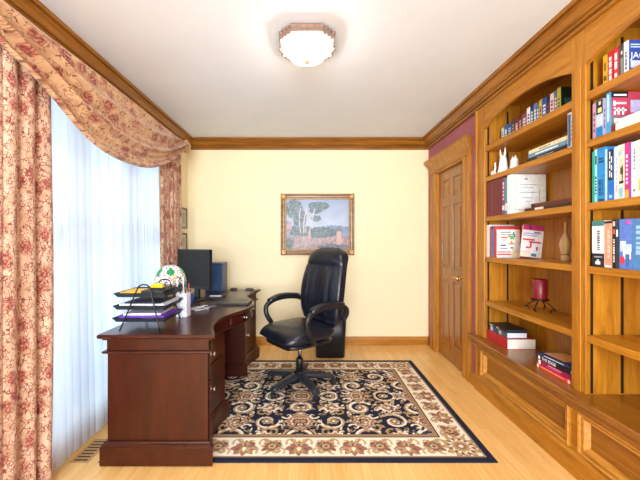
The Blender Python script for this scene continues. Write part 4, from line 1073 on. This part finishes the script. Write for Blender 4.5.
# bay 2, second shelf
G = 'books on the second shelf of the nearer bay'
row(1.805, 1.475, [
 (592.6,595.8,.185,.15,(190,150,176),'dusty pink paperback first on the second shelf of the nearer bay', dict(hard=False, marks=dash(.2,.8,4,.3,.7,(90,60,80)))),
 (595.8,603.2,.192,.15,(170,196,216),'pale blue book with black and cream top band on the second shelf', dict(hard=False, marks=[('s',.62,.99,.05,.95,(24,24,26)),('s',.66,.78,.2,.7,(236,220,150)),('s',.86,.95,.3,.6,(220,210,190)),('s',.0,.28,.05,.95,(24,120,190)),('s',.3,.6,.2,.8,(200,206,220))])),
 (603.2,606.2,.186,.15,(170,160,206),'lilac paperback beside the pale blue book', dict(hard=False, marks=dash(.2,.8,4,.3,.7,(110,100,160)))),
 (606.2,610.6,.205,.155,(60,160,210),'sky blue spined book with crimson lettered cover', dict(hard=False, marks=[('s',.3,.95,.3,.8,(190,220,236)),
   ('c',.02,1,.0,1,(176,60,84)),('c',.02,.55,.86,1,(24,22,26)),('c',.1,.5,.90,.94,W_),('c',.08,.5,.70,.75,(236,190,200)),('c',.08,.16,.66,.78,(240,220,226)),('c',.1,.5,.54,.58,W_),('c',.10,.16,.45,.62,W_),('c',.22,.28,.45,.62,W_),('c',.36,.42,.45,.62,W_),('c',.02,.55,.18,.42,(120,104,112)),('c',.1,.5,.24,.36,(226,220,226)),('c',.62,.98,.5,.8,(176,170,206)),('c',.7,.95,.28,.4,(70,30,44))])),
], G)
book('cream paperbound volume lying flat on the second shelf of the nearer bay', G, (1.463, 1.245, 1.8056), .034, .33, .22, 'f', (240,232,214), pages=(246,240,226), hard=False)
book('white booklet lying on the cream volume of the second shelf', G, (1.470, 1.25, 1.8402), .018, .315, .20, 'f', (246,244,240), pages=(246,240,226), hard=False)
# bay 2, third shelf
G = 'tall colourful books on the third shelf of the nearer bay'
row(1.478, 1.468, [
 (592.0,594.6,.262,.22,(20,160,140),'thin emerald spined book first on the third shelf of the nearer bay', dict(hard=False)),
 (594.6,597.2,.268,.22,(150,220,222),'pale aqua spined book with black lettering', dict(hard=False, marks=[('s',.72,.88,.2,.8,(30,50,60))]+dash(.15,.5,6,.25,.75,(30,50,60)))),
 (597.2,605.0,.270,.23,(34,136,206),'wide bright blue book with black caption block', dict(marks=[('s',.72,.76,.15,.8,(16,50,90)),('s',.78,.81,.15,.8,(16,50,90)),('s',.0,.05,.1,.9,(20,60,100))]+dash(.12,.42,8,.2,.4,(16,60,110))+dash(.12,.42,7,.5,.8,(16,60,110)))),
 (605.0,607.2,.255,.22,(176,216,240),'thin pale blue book wedged between two bright blue ones', dict(hard=False)),
 (607.2,614.2,.258,.23,(30,110,196),'bright blue book with a dark lettered panel', dict(marks=[('s',.38,.96,.15,.85,(24,38,60)),('s',.04,.10,.3,.7,(150,190,230))]+[('s',a_,b2_,.3+.25*(k_%2),.42+.25*(k_%2),W_) for k_, (a_, b2_) in enumerate([(.42,.52),(.44,.56),(.56,.66),(.6,.74),(.70,.82),(.78,.92)])])),
 (614.2,618.0,.252,.22,(214,220,232),'pale grey book with fine lines of print', dict(hard=False, marks=dash(.15,.8,9,.3,.45,(150,150,200)))),
 (618.0,624.6,.255,.23,(206,222,206),'pale green spined book with a small tree picture', dict(marks=[('s',.28,.75,.15,.85,(216,206,176)),('s',.28,.33,.15,.8,(34,34,34)),('s',.33,.62,.25,.4,(40,40,36)),('s',.45,.58,.18,.62,(70,74,56)),('s',.03,.2,.2,.8,(150,190,200)),('s',.8,.92,.2,.8,(180,200,190))])),
 (624.6,629.2,.256,.22,(206,40,130),'magenta pink spined book with white lettering', dict(marks=dash(.25,.8,7,.3,.7,(246,220,236))+[('s',.0,.15,.1,.9,(240,170,80))])),
 (629.2,631.4,.254,.22,(140,80,170),'thin violet spined book beside the pink one', dict(hard=False)),
 (631.4,637.2,.250,.22,(240,240,246),'white spined book with small violet print', dict(marks=dash(.5,.9,6,.35,.6,(110,100,170))+[('s',.1,.14,.3,.7,(110,110,130))])),
 (637.2,644.0,.252,.22,(246,238,210),'cream spined book next to the white one on the third shelf', dict(marks=[('s',.1,.3,.3,.8,(230,200,90))]+dash(.5,.9,4,.3,.6,(160,150,120)))),
], G)
# bay 2, fourth shelf
G = 'standing books on the fourth shelf of the nearer bay'
row(1.149, 1.468, [
 (592.0,604.2,.232,.20,(238,240,240),'wide white book with teal top and black foot on the fourth shelf', dict(marks=[('s',.89,1,.0,1,(60,130,130)),('s',.0,.29,.0,1,(26,32,44)),('s',.05,.12,.3,.7,W_),('s',.12,.16,.42,.58,W_),('s',.2,.23,.15,.8,(150,160,170))]+dash(.36,.80,9,.35,.55,(90,110,110)))),
 (604.2,612.2,.228,.19,(236,152,128),'salmon pink spined book beside the white and teal one', dict(marks=[('s',.95,1,.0,1,(40,40,44)),('s',.0,.05,.1,.9,(226,226,230))]+dash(.2,.85,6,.3,.6,(244,190,170)))),
 (612.2,615.8,.234,.20,(24,26,30),'narrow black book with white title on the fourth shelf', dict(marks=dash(.12,.62,9,.3,.7,(226,226,220))+[('s',.70,.80,.2,.8,(190,90,90)),('s',.86,.96,.2,.8,(200,190,170))])),
 (615.8,619.4,.236,.20,(44,60,70),'narrow dark grey blue book beside the black one', dict(marks=[('s',.64,.78,.4,.9,(226,230,230))])),
 (619.4,632.2,.232,.20,(92,124,206),'wide blue book with a cloudy picture spine', dict(marks=[('s',.35,.5,.05,.95,(190,210,236)),('s',.2,.36,.1,.7,(226,232,240)),('s',.1,.25,.6,.95,(206,60,90)),('s',.05,.3,.2,.5,(70,110,180)),('s',.9,.97,.1,.5,(190,90,170)),('s',.5,.56,.5,.9,(230,236,244))])),
 (632.2,645.0,.230,.20,(76,128,186),'wide steel blue book last in view on the fourth shelf', dict(marks=dash(.3,.9,6,.35,.7,(150,190,230))+dash(.4,.8,8,.12,.2,W_))),
], G)

# ------------------------------------------------------------------ lights and world
wd = bpy.data.worlds.new('world'); sc.world = wd; wd.use_nodes = True
bg = wd.node_tree.nodes['Background']; bg.inputs[0].default_value = (.80,.90,1.0,1); bg.inputs[1].default_value = .7
def area(name, loc, rot, sx, sy, power, col):
    l = bpy.data.lights.new(name, 'AREA'); l.shape = 'RECTANGLE'; l.size = sx; l.size_y = sy; l.energy = power; l.color = col
    o = bpy.data.objects.new(name, l); COL.objects.link(o); o.location = loc; o.rotation_euler = rot; return o
area('window_daylight', (LX-.75, 2.38, 1.25), (0, math.radians(-90), 0), 2.5, 2.6, 40, (.66,.84,1))
area('added_fill_light', (0, NY-.7, 1.5), (math.radians(115), 0, 0), 2.2, 1.7, 275, (.82,.92,1))  # invented fill lamp behind the camera, brightens the room and ceiling

# ------------------------------------------------------------------ camera
cam = bpy.data.cameras.new('camera'); co = bpy.data.objects.new('camera', cam); COL.objects.link(co)
co.location = (0, 0, CAMZ); co.rotation_euler = (PI/2, 0, 0)
cam.sensor_width = 36; cam.lens = 330/640*36; cam.shift_x = 11/640; cam.shift_y = 1/640; cam.clip_start = .05
sc.camera = co
sc.render.filter_size = 1.1
sc.view_settings.view_transform = 'Standard'; sc.view_settings.look = 'None'; sc.view_settings.gamma = 1; sc.view_settings.exposure = .52
sc.view_settings.use_curve_mapping = False
try: sc.cycles.use_denoising = True; sc.cycles.max_bounces = 10; sc.cycles.diffuse_bounces = 6; sc.cycles.transparent_max_bounces = 16
except Exception: pass
